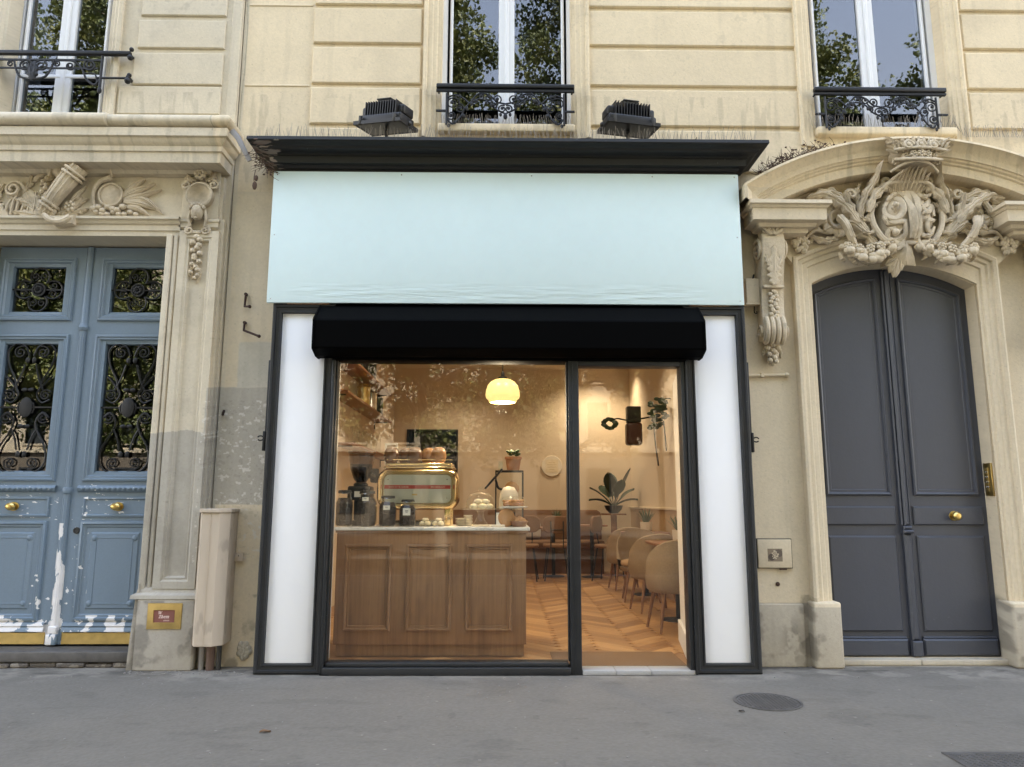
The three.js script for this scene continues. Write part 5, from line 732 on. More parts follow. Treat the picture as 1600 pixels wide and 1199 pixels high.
// espresso machine
{
  const x0 = -1.22, x1 = -0.43, zf = -0.52, E = thing('espresso_machine', 'gilded retro espresso machine with a red stripe, on the counter', 'coffee machine', [-0.83, CT, -0.75]);
  const rr2 = (w, h, r, n = 6) => { const p = []; for (const [cx, cy, a] of [[w / 2 - r, h / 2 - r, 0], [-w / 2 + r, h / 2 - r, PI / 2], [-w / 2 + r, -h / 2 + r, PI], [w / 2 - r, -h / 2 + r, 1.5 * PI]]) for (let i = 0; i <= n; i++) { const f = a + PI / 2 * i / n; p.push([cx + r * Math.cos(f), cy + r * Math.sin(f)]); } return p; };
  const cx = (x0 + x1) / 2, cy = 1.52, ring = (w, h, r, z) => rr2(w, h, r).map(p => [cx + p[0], cy + p[1] + (p[1] > 0 ? 0.012 * (1 - (p[0] / 0.4) ** 2) : -0.012 * (1 - (p[0] / 0.4) ** 2)), z]);
  part(E, 'body', [loops([ring(0.70, 0.30, 0.1, -0.98), ring(0.77, 0.37, 0.11, -0.95), ring(0.80, 0.40, 0.12, -0.75), ring(0.78, 0.38, 0.11, zf - 0.03), ring(0.755, 0.355, 0.10, zf + 0.005), ring(0.735, 0.335, 0.09, zf + 0.012), ring(0.70, 0.30, 0.075, zf - 0.005), ring(0.66, 0.265, 0.06, zf - 0.04)], { cap: true, capStart: true })], M.gold, { crease: 1 });
  part(E, 'front_plate', [loops([ring(0.655, 0.262, 0.055, zf - 0.036), ring(0.64, 0.25, 0.05, zf - 0.028)], { cap: true })], M.panelCream);
  const red = canvasMat(512, 40, (c, w, h) => { c.fillStyle = '#a63a2c'; c.fillRect(0, 0, w, h); c.fillStyle = '#d8b9a4'; c.font = 'bold 26px serif'; c.fillText("OICO'EABIE", 34, 29); c.fillText('DORBAY', 358, 29); }, { roughness: 0.4 });
  printed(E, 'red_stripe', cx - 0.32, cx + 0.32, 1.520, 1.556, zf - 0.0265, red);
  part(E, 'badge', box(cx - 0.05, cx - 0.0, 1.458, 1.472, zf - 0.028, zf - 0.024), M.brassDull);
  for (const [dx, dy] of [[0.285, 0.09], [-0.285, 0.09], [0.285, -0.09], [-0.285, -0.09]]) part(E, 'screw', ball(cx + dx, cy + dy, zf - 0.027, 0.006, 0.006, 0.004, 8), M.steel);
  part(E, 'top_tray', [box(cx - 0.31, cx + 0.33, 1.735, 1.768, -0.93, zf - 0.01, 0.008), box(cx - 0.33, cx + 0.35, 1.715, 1.735, -0.95, zf, 0.008), box(cx - 0.31, cx + 0.33, 1.80, 1.806, -0.60, -0.594)], M.gold);
  part(E, 'leg', [box(-1.16, -1.10, CT, 1.34, -0.62, -0.56, 0.006)], M.gold); part(E, 'leg', [box(-0.56, -0.50, CT, 1.34, -0.62, -0.56, 0.006)], M.gold);
  part(E, 'leg', [box(-1.16, -1.10, CT, 1.34, -0.94, -0.88, 0.006)], M.gold); part(E, 'leg', [box(-0.56, -0.50, CT, 1.34, -0.94, -0.88, 0.006)], M.gold);
  part(E, 'drip_tray', [box(-1.10, -0.52, CT + 0.004, CT + 0.05, -0.94, -0.64, 0.006)], M.steel);
  part(E, 'steam_knob', [cyl([-1.235, 1.60, -0.66], [-1.30, 1.66, -0.60], 0.03), box(-1.30, -1.22, 1.58, 1.72, -0.70, -0.62, 0.02)], M.blackMetal);
}
[[-1.10, -0.66], [-0.975, -0.78], [-0.87, -0.65], [-0.745, -0.78], [-0.635, -0.66]].forEach(([x, z], i) => { single('brown_bowl', ['round brown glazed bowl, leftmost on top of the coffee machine', 'round brown glazed bowl, second from left on top of the coffee machine', 'round brown glazed bowl in the middle on top of the coffee machine', 'round amber glazed bowl, second from right on top of the coffee machine', 'round amber glazed bowl, rightmost on top of the coffee machine'][i], 'bowl', [lathe([[0, 0], [0.05, 0.002], [0.07, 0.03], [0.077, 0.075], [0.070, 0.12], [0.052, 0.150], [0.022, 0.162], [0, 0.163]], [x, 1.769, z], 20)], i < 3 ? M.cupBrown : std([0.34, 0.17, 0.07], 0.3), { crease: 1, group: 'bowls on the coffee machine' }); });
{
  const f = thing('photo_frame', 'small white picture frame standing behind the coffee machine', 'frame', [-1.13, 1.77, -0.86]);
  part(f, 'frame', [frame(-1.20, -1.07, 1.769, 1.985, -0.86, [[0, -0.015], [0, 0.006], [0.02, 0.006], [0.022, 0]])], M.paper); part(f, 'picture', box(-1.18, -1.09, 1.79, 1.965, -0.868, -0.862), M.dado);
}
{
  const x = -1.385, z = -0.62, Gd = thing('coffee_grinder', 'black coffee grinder with a bean-filled hopper at the left of the counter', 'coffee grinder', [x, CT, z]);
  part(Gd, 'body', [box(x - 0.10, x + 0.10, CT, CT + 0.05, z - 0.13, z + 0.13, 0.015), box(x - 0.06, x + 0.06, CT + 0.05, 1.42, z - 0.10, z + 0.03, 0.02), box(x - 0.11, x + 0.11, 1.41, 1.545, z - 0.12, z + 0.10, 0.02), lathe([[0.07, 1.545], [0.07, 1.565], [0.055, 1.58]], [x, 0, z], 20)], M.blackMetal);
  part(Gd, 'hopper', [lathe([[0.05, 1.582], [0.075, 1.62], [0.105, 1.70], [0.122, 1.80], [0.126, 1.86]], [x, 0, z], 26)], M.smoke, { crease: 1 });
  part(Gd, 'beans', [lathe([[0.045, 1.584], [0.072, 1.622], [0.101, 1.70], [0.113, 1.755], [0, 1.762]], [x, 0, z], 22)], M.beans, { crease: 1 });
  part(Gd, 'hopper_lid', [lathe([[0, 1.885], [0.1, 1.885], [0.132, 1.878], [0.134, 1.862], [0, 1.860]], [x, 0, z], 26)], M.cupBrown);
  printed(Gd, 'label_plate', x - 0.04, x + 0.025, 1.44, 1.495, z + 0.102, M.paper);
}
// four bean jars
[[-1.475, -0.335, 0.33, 0.075, null, 'bean jar with no paper label, leftmost of the four glass jars'], [-1.265, -0.33, 0.325, 0.088, [0.235, 0.27, 0.06], 'second glass bean jar from the left, small high paper label'], [-1.07, -0.33, 0.28, 0.078, [0.155, 0.195, 0.062], 'third glass bean jar from the left, label halfway up'], [-0.885, -0.33, 0.245, 0.075, [0.105, 0.17, 0.07], 'shortest glass bean jar, rightmost, with a large white label']].forEach(([x, z, h, r, lab, label]) => {
  const J = thing('bean_jar', label, 'jar', [x, CT, z], 'bean jars on the counter');
  const oct = (R, y) => Array.from({ length: 8 }, (_, i) => { const a = (i + 0.5) / 8 * 2 * PI; return [x + R * 1.08 * Math.cos(a), CT + y, z + R * 1.08 * Math.sin(a)]; });
  part(J, 'glass', [loops([oct(r * 0.85, 0.002), oct(r, 0.02), oct(r, h * 0.68), oct(r * 0.72, h * 0.84), oct(r * 0.72, h * 0.92)], { capStart: true })], M.clear, { crease: 0.3 });
  part(J, 'beans', [loops([oct(r * 0.80, 0.008), oct(r * 0.93, 0.024), oct(r * 0.94, h * 0.66), oct(r * 0.70, h * 0.80)], { cap: true, capStart: true })], M.beans, { crease: 0.3 });
  part(J, 'lid', [lathe([[0, h + 0.006], [r * 0.7, h + 0.005], [r * 0.82, h], [r * 0.82, h * 0.925], [0, h * 0.925]], [x, CT, z], 20)], M.ironGrey);
  part(J, 'clasp', [limb([[x - r * 0.85, CT + h * 0.94, z], [x - r * 0.2, CT + h * 0.92, z + r * 0.84], [x + r * 0.85, CT + h * 0.94, z]], 0.004, 14, 5)], M.steel);
  if (lab) { const m = canvasMat(128, 80, (c, w, hh) => { c.fillStyle = '#e9e2d2'; c.fillRect(0, 0, w, hh); c.fillStyle = '#40382f'; c.fillRect(36, 26, 52, 9); c.fillRect(44, 46, 40, 4); }); printed(J, 'label', x - lab[2] / 2, x + lab[2] / 2, CT + lab[0], CT + lab[1], z + r * 1.005 + 0.0015, m); }
});
// cookie dishes
[[-0.722, 'left of the two small glass dishes of cream biscuits'], [-0.600, 'right of the two small glass dishes of cream biscuits']].forEach(([x, label], k) => {
  const D = thing('biscuit_dish', label, 'dish', [x, CT, -0.33], 'small glass dishes'), z = -0.33;
  part(D, 'bowl', [lathe([[0, 0.002], [0.045, 0.002], [0.056, 0.02], [0.058, 0.06]], [x, CT, z], 20)], M.clear, { crease: 1 });
  for (let i = 0; i < 9; i++) part(D, 'biscuit', [ball(x + 0.034 * Math.cos(i * 2.4) * (i < 6 ? 1 : 0.5), CT + 0.025 + (i > 5 ? 0.04 : 0.012 * (i % 2)), z + 0.034 * Math.sin(i * 2.4) * (i < 6 ? 1 : 0.5), 0.022, 0.016, 0.018, 8)], M.macaron);
});
// cake stand with glass dome
{
  const x = -0.21, z = -0.40, S = thing('cake_stand', 'glass cake stand with a domed lid over pale meringues', 'cake stand', [x, CT, z]);
  part(S, 'foot', [lathe([[0.085, 0], [0.08, 0.01], [0.05, 0.05], [0.032, 0.09], [0.028, 0.135], [0.05, 0.15]], [x, CT, z], 20)], M.clear, { crease: 1 });
  part(S, 'plate', [lathe([[0, 0.152], [0.17, 0.156], [0.185, 0.165], [0.185, 0.172], [0.168, 0.166], [0, 0.16]], [x, CT, z], 30)], M.clear);
  part(S, 'dome', [lathe([[0.135, 0.168], [0.138, 0.21], [0.128, 0.26], [0.095, 0.30], [0.04, 0.318], [0.0, 0.32]], [x, CT, z], 28)], M.clear, { crease: 1 });
  part(S, 'dome_knob', [lathe([[0, 0.372], [0.02, 0.368], [0.027, 0.35], [0.02, 0.332], [0.012, 0.322]], [x, CT, z], 16)], M.clear, { crease: 1 });
  [[-0.06, 0.03], [0.02, 0.05], [0.08, 0.01], [-0.03, -0.04], [0.05, -0.05], [-0.02, 0.01, 1], [0.045, 0.0, 1]].forEach(([dx, dz, up]) => part(S, 'meringue', [ball(x + dx, CT + 0.188 + (up ? 0.042 : 0), z + dz, 0.042, 0.026, 0.034, 12)], M.macaron));
}
{
  const x = 0.10, z = -0.42, S = thing('pastry_plate', 'raised glass plate with a nut-topped loaf under a flat dome', 'cake plate', [x, CT, z]);
  part(S, 'foot', [lathe([[0.07, 0], [0.065, 0.012], [0.03, 0.06], [0.028, 0.15], [0.05, 0.165]], [x, CT, z], 18)], M.clear, { crease: 1 });
  part(S, 'plate', [lathe([[0, 0.168], [0.13, 0.172], [0.142, 0.18], [0.142, 0.187], [0.128, 0.182], [0, 0.176]], [x, CT, z], 28)], M.marble);
  part(S, 'loaf', [box(x - 0.10, x + 0.10, CT + 0.19, CT + 0.23, z - 0.05, z + 0.05, 0.018)], M.bread);
  for (let i = 0; i < 16; i++) part(S, 'nut', [ball(x - 0.09 + 0.012 * i, CT + 0.235 + 0.008 * (hash(i, 4)), z + 0.045 * (hash(i, 7) * 2 - 1), 0.015, 0.011, 0.012, 7)], M.cookie);
  part(S, 'dome', [lathe([[0.118, 0.186], [0.12, 0.25], [0.10, 0.275], [0.03, 0.285], [0.03, 0.30], [0, 0.302]], [x, CT, z], 26)], M.clear, { crease: 1 });
}
single('cookie', 'large round oat cookie leaning beside the glass plate foot', 'cookie', [ball(0.035, CT + 0.085, -0.33, 0.078, 0.085, 0.02, 18)], M.cookie, { crease: 1 });
{
  const B = thing('pastry_basket', 'low basket of brown croissants at the right of the counter', 'basket', [0.15, CT, -0.34]);
  part(B, 'basket', [lathe([[0, 0.004], [0.06, 0.004], [0.085, 0.045], [0.09, 0.05], [0.085, 0.055], [0.058, 0.012], [0, 0.01]], [0.15, CT, -0.34], 22)], M.tableWood);
  for (let i = 0; i < 5; i++) { const a = i * 1.3; part(B, 'croissant', [limb([[-0.045, 0, 0], [0, 0.012, 0.018], [0.045, 0, 0]], t => 0.008 + 0.016 * Math.sin(PI * t), 12, 8).rotateY(a).translate(0.15 + 0.03 * Math.cos(i * 2.4), CT + 0.05 + 0.014 * (i > 2), -0.34 + 0.03 * Math.sin(i * 2.4))], M.cookie); }
}
[[-0.405, 'stack of white saucers between the biscuits and the cake stand', 0.055, 5], [-0.335, 'stack of small cream plates beside the cake stand foot', 0.045, 7]].forEach(([x, label, r, n]) => { const S = thing('saucer_stack', label, 'saucers', [x, CT, -0.62]); for (let i = 0; i < n; i++) part(S, 'saucer', [lathe([[0, 0.001], [r * 0.55, 0.001], [r, 0.011], [r, 0.014], [r * 0.5, 0.006], [0, 0.006]], [x, CT + i * 0.0145, -0.62], 20)], M.cream); });
single('price_card', 'white price card leaning at the back of the counter pastries', 'card', [box(-0.06, 0.0, CT + 0.001, CT + 0.13, -0.34, -0.334).rotateX(0.0)], M.paper);
single('cake_tray', 'white oblong cake tray under the pastry stands', 'tray', [box(-0.11, 0.02, CT + 0.001, CT + 0.022, -0.30, -0.26, 0.008)], M.potWhite);
single('black_tray', 'black tray at the right end of the stone counter top', 'tray', [box(0.06, 0.225, CT + 0.001, CT + 0.012, -0.80, -0.52, 0.004), frame(0.06, 0.225, -0.80, -0.52, 0, [[0, 0], [0, 0.07], [0.01, 0.07], [0.012, 0.01]]).rotateX(PI / 2).scale(1, -1, 1).translate(0, CT + 0.002, 0)], M.blackMetal);
{
  const T = thing('till_tablet', 'black tablet till on an angled stand', 'tablet', [-0.13, CT, -0.68]);
  part(T, 'tablet', [box(-0.13, 0.13, -0.008, 0.008, -0.09, 0.09, 0.006).rotateZ(0.85).translate(-0.09, 1.62, -0.68)], M.blackMetal);
  part(T, 'screen', [box(-0.118, 0.118, 0.0085, 0.0095, -0.08, 0.08).rotateZ(0.85).translate(-0.09, 1.62, -0.68)], M.screen);
  part(T, 'stand', [limb([[-0.07, 1.61, -0.68], [-0.04, 1.53, -0.68], [0.03, 1.515, -0.68]], 0.012, 10, 8), box(0.0, 0.09, 1.30, 1.53, -0.72, -0.64, 0.015), box(-0.04, 0.12, CT, 1.30, -0.76, -0.60, 0.01)], M.blackMetal);
}
{
  const V = thing('glass_cabinet', 'small black-framed glass display case on the counter', 'display case', [0.06, CT, -0.80]), x0 = -0.07, x1 = 0.20, z0 = -0.94, z1 = -0.72, e = 0.006, yt = 1.70;
  part(V, 'frame', [...[[x0, z0], [x1, z0], [x0, z1], [x1, z1]].map(([x, z]) => box(x - e, x + e, CT, yt, z - e, z + e)), box(x0, x1, yt - e, yt + e, z1 - e, z1 + e), box(x0, x1, yt - e, yt + e, z0 - e, z0 + e), box(x0 - e, x0 + e, yt - e, yt + e, z0, z1), box(x1 - e, x1 + e, yt - e, yt + e, z0, z1)], M.blackMetal);
  part(V, 'pane', [box(x0 + e, x1 - e, CT, yt - e, z1 - 0.002, z1 + 0.001)], M.clear, { crease: 0 }); part(V, 'pane', [box(x0, x1, yt + 0.007, yt + 0.010, z0, z1)], M.clear, { crease: 0 });
  part(V, 'shelf', [box(x0 + e, x1 - e, 1.44, 1.446, z0, z1 - 0.01)], M.clear, { crease: 0 });
}
single('cookie', 'round seeded cookie standing in the glass display case', 'cookie', [ball(0.09, 1.525, -0.80, 0.075, 0.075, 0.018, 18)], M.cookie, { crease: 1 });
single('bread_cloche', 'white domed cloche in front of the glass display case', 'cloche', [lathe([[0.0, 0.22], [0.05, 0.21], [0.085, 0.16], [0.095, 0.08], [0.095, 0.0]], [0.06, CT + 0.16, -0.60], 20)], M.potWhite, { crease: 1 });
single('menu_card', 'small cream card with two printed lines on the display case', 'card', [box(-0.045, 0.0, 1.712, 1.80, -0.80, -0.796)], canvasMat(64, 96, (c, w, h) => { c.fillStyle = '#b9a98c'; c.fillRect(0, 0, w, h); c.fillStyle = '#3a2c20'; c.fillRect(8, 12, 40, 6); c.fillRect(8, 24, 48, 6); }));
{
  const x = 0.105, z = -0.82, y = 1.711, P = thing('potted_succulent', 'small succulent in an orange terracotta pot on the display case', 'plant', [x, y, z]);
  part(P, 'pot', [lathe([[0, 0], [0.062, 0], [0.078, 0.11], [0.086, 0.112], [0.086, 0.135], [0.074, 0.135], [0.07, 0.11], [0, 0.108]], [x, y, z], 24)], M.terracotta);
  part(P, 'soil', [lathe([[0, 0.118], [0.072, 0.112]], [x, y, z], 16)], M.soil);
  for (let i = 0; i < 7; i++) { const a = i * 2.4; part(P, 'leaf', [ball(0, 0, 0, 0.034, 0.016, 0.024, 8).rotateZ(0.4).translate(0.045, 0.03, 0).rotateY(a).translate(x, y + 0.13 + 0.006 * i, z)], M.leafGreen); }
}

// ---------------------------------------------------------------- back wall and shelves
{
  const T = thing('wall_screen', 'large dark television screen on the cafe back wall', 'television', [-1.44, 1.93, RZ]);
  part(T, 'housing', box(-1.97, -0.92, 1.93, 2.86, RZ + 0.005, RZ + 0.06, 0.01), M.blackMetal); part(T, 'screen', box(-1.94, -0.95, 1.96, 2.83, RZ + 0.0605, RZ + 0.064), M.screen);
}
{
  const R = thing('round_sign', 'round cream sign with faint lettering on the back wall', 'sign', [1.0, 1.91, RZ]);
  part(R, 'disc', [lathe([[0, 0.02], [0.205, 0.02], [0.21, 0.015], [0.21, 0]], [0, 0, 0], 40).rotateX(PI / 2).translate(1.0, 2.12, RZ + 0.004)], M.cream);
  printed(R, 'print', 0.87, 1.13, 1.99, 2.25, RZ + 0.0262, canvasMat(256, 256, (c, w, h) => { c.fillStyle = '#dccfb4'; c.fillRect(0, 0, w, h); c.strokeStyle = '#bda981'; c.lineWidth = 5; for (const [y, a, b] of [[60, 60, 196], [104, 34, 220], [150, 40, 214], [196, 76, 180]]) { c.beginPath(); for (let x = a; x <= b; x += 6) { const yy = y + 11 * Math.sin(x * 0.33 + y); x === a ? c.moveTo(x, yy) : c.lineTo(x, yy); } c.stroke(); } }));
}
{
  const shelf = (label, y, z0, z1, d) => { const t = thing('wall_shelf', label, 'shelf', [RX0, y, (z0 + z1) / 2], 'shelves on the left wall'); part(t, 'board', box(RX0, RX0 + d, y - 0.035, y, z1, z0, 0.004), M.tableWood); for (const z of [z0 - 0.15, z1 + 0.15]) part(t, 'bracket', [box(RX0, RX0 + d * 0.8, y - 0.05, y - 0.036, z - 0.01, z + 0.01), box(RX0 + 0.001, RX0 + 0.012, y - 0.16, y - 0.036, z - 0.01, z + 0.01)], M.blackMetal); };
  shelf('dark wooden wall shelf, highest of three on the left wall', 3.25, -2.6, -6.1, 0.30); shelf('dark wooden wall shelf, middle of three on the left wall', 2.80, -2.6, -6.3, 0.28); shelf('dark wooden wall shelf, lowest of three on the left wall', 2.18, -3.2, -7.0, 0.26);
  const jar = (i, y, z, r, h, m, label, x = RX0 + 0.15) => single(m === M.clear ? 'glass_canister' : 'storage_tin', label, 'canister', [lathe([[0, 0.001], [r * 0.95, 0.001], [r, 0.012], [r, h * 0.86], [r * 0.7, h * 0.93], [r * 0.7, h], [0, h]], [x, y, z], 18)], m, { crease: 0.7, group: 'jars and tins on the wall shelves' });
  [-3.7, -4.3, -4.9, -5.5].forEach((z, i) => jar(i, 2.801, z, 0.10, 0.34, [M.clear, M.brassDull, M.steel, M.blackMetal][i], ['clear glass canister, nearest on the middle wall shelf', 'brass-coloured tin on the middle wall shelf', 'steel tin on the middle wall shelf', 'black tin, farthest on the middle wall shelf'][i]));
  [-3.6, -4.1, -4.7].forEach((z, i) => jar(i, 3.251, z, 0.11, 0.40, M.blackMetal, ['black tall tin nearest the window on the highest wall shelf', 'black tall tin in the middle of the highest wall shelf', 'black tall tin farthest back on the highest wall shelf'][i]));
  [-3.7, -4.0, -4.35, -4.7, -5.1, -5.5].forEach((z, i) => jar(i, 2.181, z, 0.075, 0.26 + 0.05 * (i % 2), M.clear, ['nearest', 'second', 'third', 'fourth', 'fifth', 'farthest'][i] + ' clear glass of the row on the lowest wall shelf'));
}
// brown wall lamp with trailing plants at the right
{
  const x = 2.30, z = -6.2, W = thing('wall_lantern', 'dark brown box lantern with leafy brackets on the right wall', 'wall lamp', [x, 2.45, z]);
  part(W, 'shade', [box(x - 0.12, x + 0.12, 2.78, 3.06, z - 0.1, z + 0.1, 0.01)], M.blackMetal); part(W, 'body', [box(x - 0.14, x + 0.14, 2.38, 2.775, z - 0.12, z + 0.12, 0.05)], std([0.045, 0.012, 0.008], 0.4));
  part(W, 'arm', [limb([[x + 0.12, 2.85, z], [RX1 - 0.01, 2.88, z]], 0.015, 4, 7), limb([[x - 0.12, 2.82, z], [x - 0.3, 2.85, z], [x - 0.42, 2.80, z]], 0.012, 8, 6)], M.blackMetal);
  const lf = []; for (let i = 0; i < 14; i++) lf.push(ball(x - 0.42 + 0.10 * Math.cos(i * 2.4), 2.76 + 0.08 * Math.sin(i * 2.4), z + 0.05 * Math.cos(i), 0.055, 0.035, 0.012, 7)); part(W, 'foliage', lf, M.leafDark);
}
{
  const P = thing('hanging_plant', 'trailing plant hanging on two long dark stems by the right wall', 'plant', [2.45, 2.1, -4.7]);
  const g = []; for (let i = 0; i < 40; i++) g.push(ball(2.42 + rr(-0.12, 0.12), 2.75 + rr(-0.22, 0.25), -4.7 + rr(-0.12, 0.12), 0.05, 0.03, 0.012, 6).rotateZ(0)); part(P, 'foliage', g, M.leafDark);
  part(P, 'stem', [limb([[2.34, 2.65, -4.7], [2.36, 2.3, -4.68], [2.40, 1.95, -4.7]], 0.012, 10, 6)], M.blackMetal); part(P, 'stem', [limb([[2.50, 2.65, -4.7], [2.52, 2.4, -4.7], [2.53, 2.18, -4.7]], 0.012, 10, 6)], M.blackMetal); part(P, 'wall_hook', [cyl([2.42, 3.0, -4.7], [2.62, 3.0, -4.7], 0.01)], M.blackMetal);
}

// ---------------------------------------------------------------- seating
function tubChair(label) {
  const t = thing('tub_chair', label, 'chair', [0, 0, 0], 'upholstered tub chairs along the right wall');
  const R = 0.315, back = [], N = 26;
  const ringAt = (rad, y, top) => Array.from({ length: N + 1 }, (_, i) => { const a = -0.12 + (PI + 0.24) * i / N, k = Math.sin(Math.max(0, Math.min(PI, a))); const h = top ? 0.56 + (0.97 - 0.56) * Math.pow(k, 0.42) : y; return [rad * Math.cos(a), h, -rad * 0.98 * Math.sin(a)]; });
  const prof = [[R * 0.86, 0.41, 0], [R * 0.97, 0.44, 0], [R * 1.02, 0.6, 0], [R * 1.05, 0, 1], [R * 0.99, 0, 2], [R * 0.87, 0.55, 0], [R * 0.84, 0.47, 0]];
  const G = loops(prof.map(([r, y, top]) => { const p = ringAt(r, y, top > 0); return p.map((q, i) => { const o = ringAt(r, 0, true)[i]; const yy = top ? o[1] + (top === 2 ? 0.012 : 0) : Math.min(y, o[1] - 0.01); return [q[0], yy, q[2]]; }); }), { closed: false });
  part(t, 'backrest', [G], M.taupe, { crease: 1 });
  part(t, 'seat_shell', [lathe([[0, 0.40], [0.24, 0.402], [0.285, 0.43], [0.292, 0.47], [0, 0.47]], [0, 0, 0.02], 26)], M.taupe, { crease: 0.9 });
  part(t, 'cushion', [lathe([[0, 0.472], [0.25, 0.472], [0.275, 0.49], [0.28, 0.52], [0.262, 0.55], [0.2, 0.565], [0, 0.572]], [0, 0, 0.03], 26)], M.tan, { crease: 1 });
  for (const [sx, sz] of [[-1, -1], [1, -1], [-1, 1], [1, 1]]) part(t, 'leg', [cyl([sx * 0.245, 0, sz * 0.225], [sx * 0.175, 0.415, sz * 0.165], 0.013, 0.023, 10)], M.legWood);
  return t;
}
const t0 = tubChair('rounded taupe tub chair nearest the door, seen from behind');
t0.position.set(1.88, FY, -1.62); t0.rotation.y = PI + 0.12;
copyOf(t0, [1.93, FY, -3.0], -0.15, 'rounded taupe tub chair facing the street behind the nearest table');
copyOf(t0, [1.95, FY, -4.0], PI + 0.1, 'rounded taupe tub chair seen from behind at the second table');
copyOf(t0, [1.98, FY, -5.35], -0.1, 'rounded taupe tub chair facing the street behind the second table');
t0.children.forEach(() => 0);
function cafeTable(label, x, z, h, w) {
  const t = thing('cafe_table', label, 'table', [x, FY, z]), y = FY + h;
  const pts = []; for (const [cx, cz, a] of [[w / 2 - 0.08, w / 2 - 0.08, 0], [-w / 2 + 0.08, w / 2 - 0.08, PI / 2], [-w / 2 + 0.08, -w / 2 + 0.08, PI], [w / 2 - 0.08, -w / 2 + 0.08, 1.5 * PI]]) for (let i = 0; i <= 5; i++) { const f = a + PI / 2 * i / 5; pts.push([cx + 0.08 * Math.cos(f), cz + 0.08 * Math.sin(f)]); }
  part(t, 'tabletop', [prism(pts, 0, 0.03, 0.006).rotateX(-PI / 2).translate(x, y - 0.03, z)], M.tableWood);
  part(t, 'column', [cyl([x, FY + 0.02, z], [x, y - 0.031, z], 0.035)], M.blackMetal); part(t, 'foot', [lathe([[0, 0.025], [0.05, 0.024], [0.20, 0.01], [0.205, 0], [0, 0]], [x, FY, z], 24)], M.blackMetal);
  return y;
}
const ya = cafeTable('square wooden table nearest the door between two tub chairs', 2.08, -2.30, 0.90, 0.66), yb = cafeTable('square wooden table between the farther two tub chairs', 2.16, -4.68, 0.92, 0.66);
const yc = cafeTable('wooden table in front of the banquette behind the two bistro chairs', 0.95, -7.35, 0.90, 0.62), yd = cafeTable('small wooden table at the right end of the banquette', 1.66, -7.25, 0.95, 0.55);
function spikyPlant(label, x, y, z, s, n = 26) {
  const p = thing('potted_grass', label, 'plant', [x, y, z], 'small potted plants on the tables');
  part(p, 'pot', [lathe([[0, 0.001], [0.058 * s, 0.001], [0.068 * s, 0.015 * s], [0.074 * s, 0.12 * s], [0.066 * s, 0.12 * s], [0.062 * s, 0.1 * s], [0, 0.1 * s]], [x, y, z], 22)], M.potWhite); part(p, 'soil', [lathe([[0, 0.105 * s], [0.063 * s, 0.102 * s]], [x, y, z], 14)], M.soil);
  const g = []; for (let i = 0; i < n; i++) { const a = i * 2.4, o = 0.25 + 0.75 * (i / n), L = (0.16 + 0.06 * hash(i, 3)) * s, q = (t, w) => { const r = 0.02 * s + o * L * t * 0.75; return [x + Math.cos(a) * r - Math.sin(a) * w, y + 0.105 * s + L * (t - 0.35 * o * t * t), z + Math.sin(a) * r + Math.cos(a) * w]; }; for (let k = 0; k < 3; k++) { const t0 = k / 3, t1 = (k + 1) / 3, w0 = 0.011 * s * (1 - t0 * 0.8), w1 = k === 2 ? 0.0005 : 0.011 * s * (1 - t1 * 0.8); quad(g, q(t0, -w0), q(t0, w0), q(t1, w1), q(t1, -w1)); } }
  part(p, 'leaves', [tris(g)], M.leafGreen, { crease: 0 }); return p;
}
spikyPlant('spiky green plant in a white pot on the nearest table', 2.12, ya, -2.32, 1.15, 34);
spikyPlant('bushy green plant in a white pot on the second wall table', 2.17, yb, -4.62, 1.25, 40);
spikyPlant('small spiky plant in a white pot on the table before the banquette', 1.02, yc, -7.35, 1.2, 28);
{ // banquette along the back wall
  const B = thing('banquette', 'long brown upholstered banquette along the back wall', 'bench', [0.6, FY, -8.1]), x0 = -1.1, x1 = 1.98;
  part(B, 'backrest', [prism([[x0, 0.66], [x1, 0.66], [x1, 1.14], [x1 - 0.03, 1.20], [x1 - 0.09, 1.24], [x0, 1.24]], RZ + 0.005, RZ + 0.14, 0.02)], M.leather);
  part(B, 'seat_cushion', [box(x0, x1, 0.50, 0.66, RZ + 0.145, RZ + 0.62, 0.05)], M.leather);
  part(B, 'base', [box(x0 + 0.02, x1 - 0.02, FY, 0.498, RZ + 0.15, RZ + 0.55)], M.rust);
}
single('cushion', 'pale patterned cushion leaning on the banquette', 'cushion', [box(-0.16, 0.16, -0.16, 0.16, -0.05, 0.05, 0.05).rotateX(-0.25).translate(0.60, 0.84, RZ + 0.25)], M.cushion, { crease: 1 });
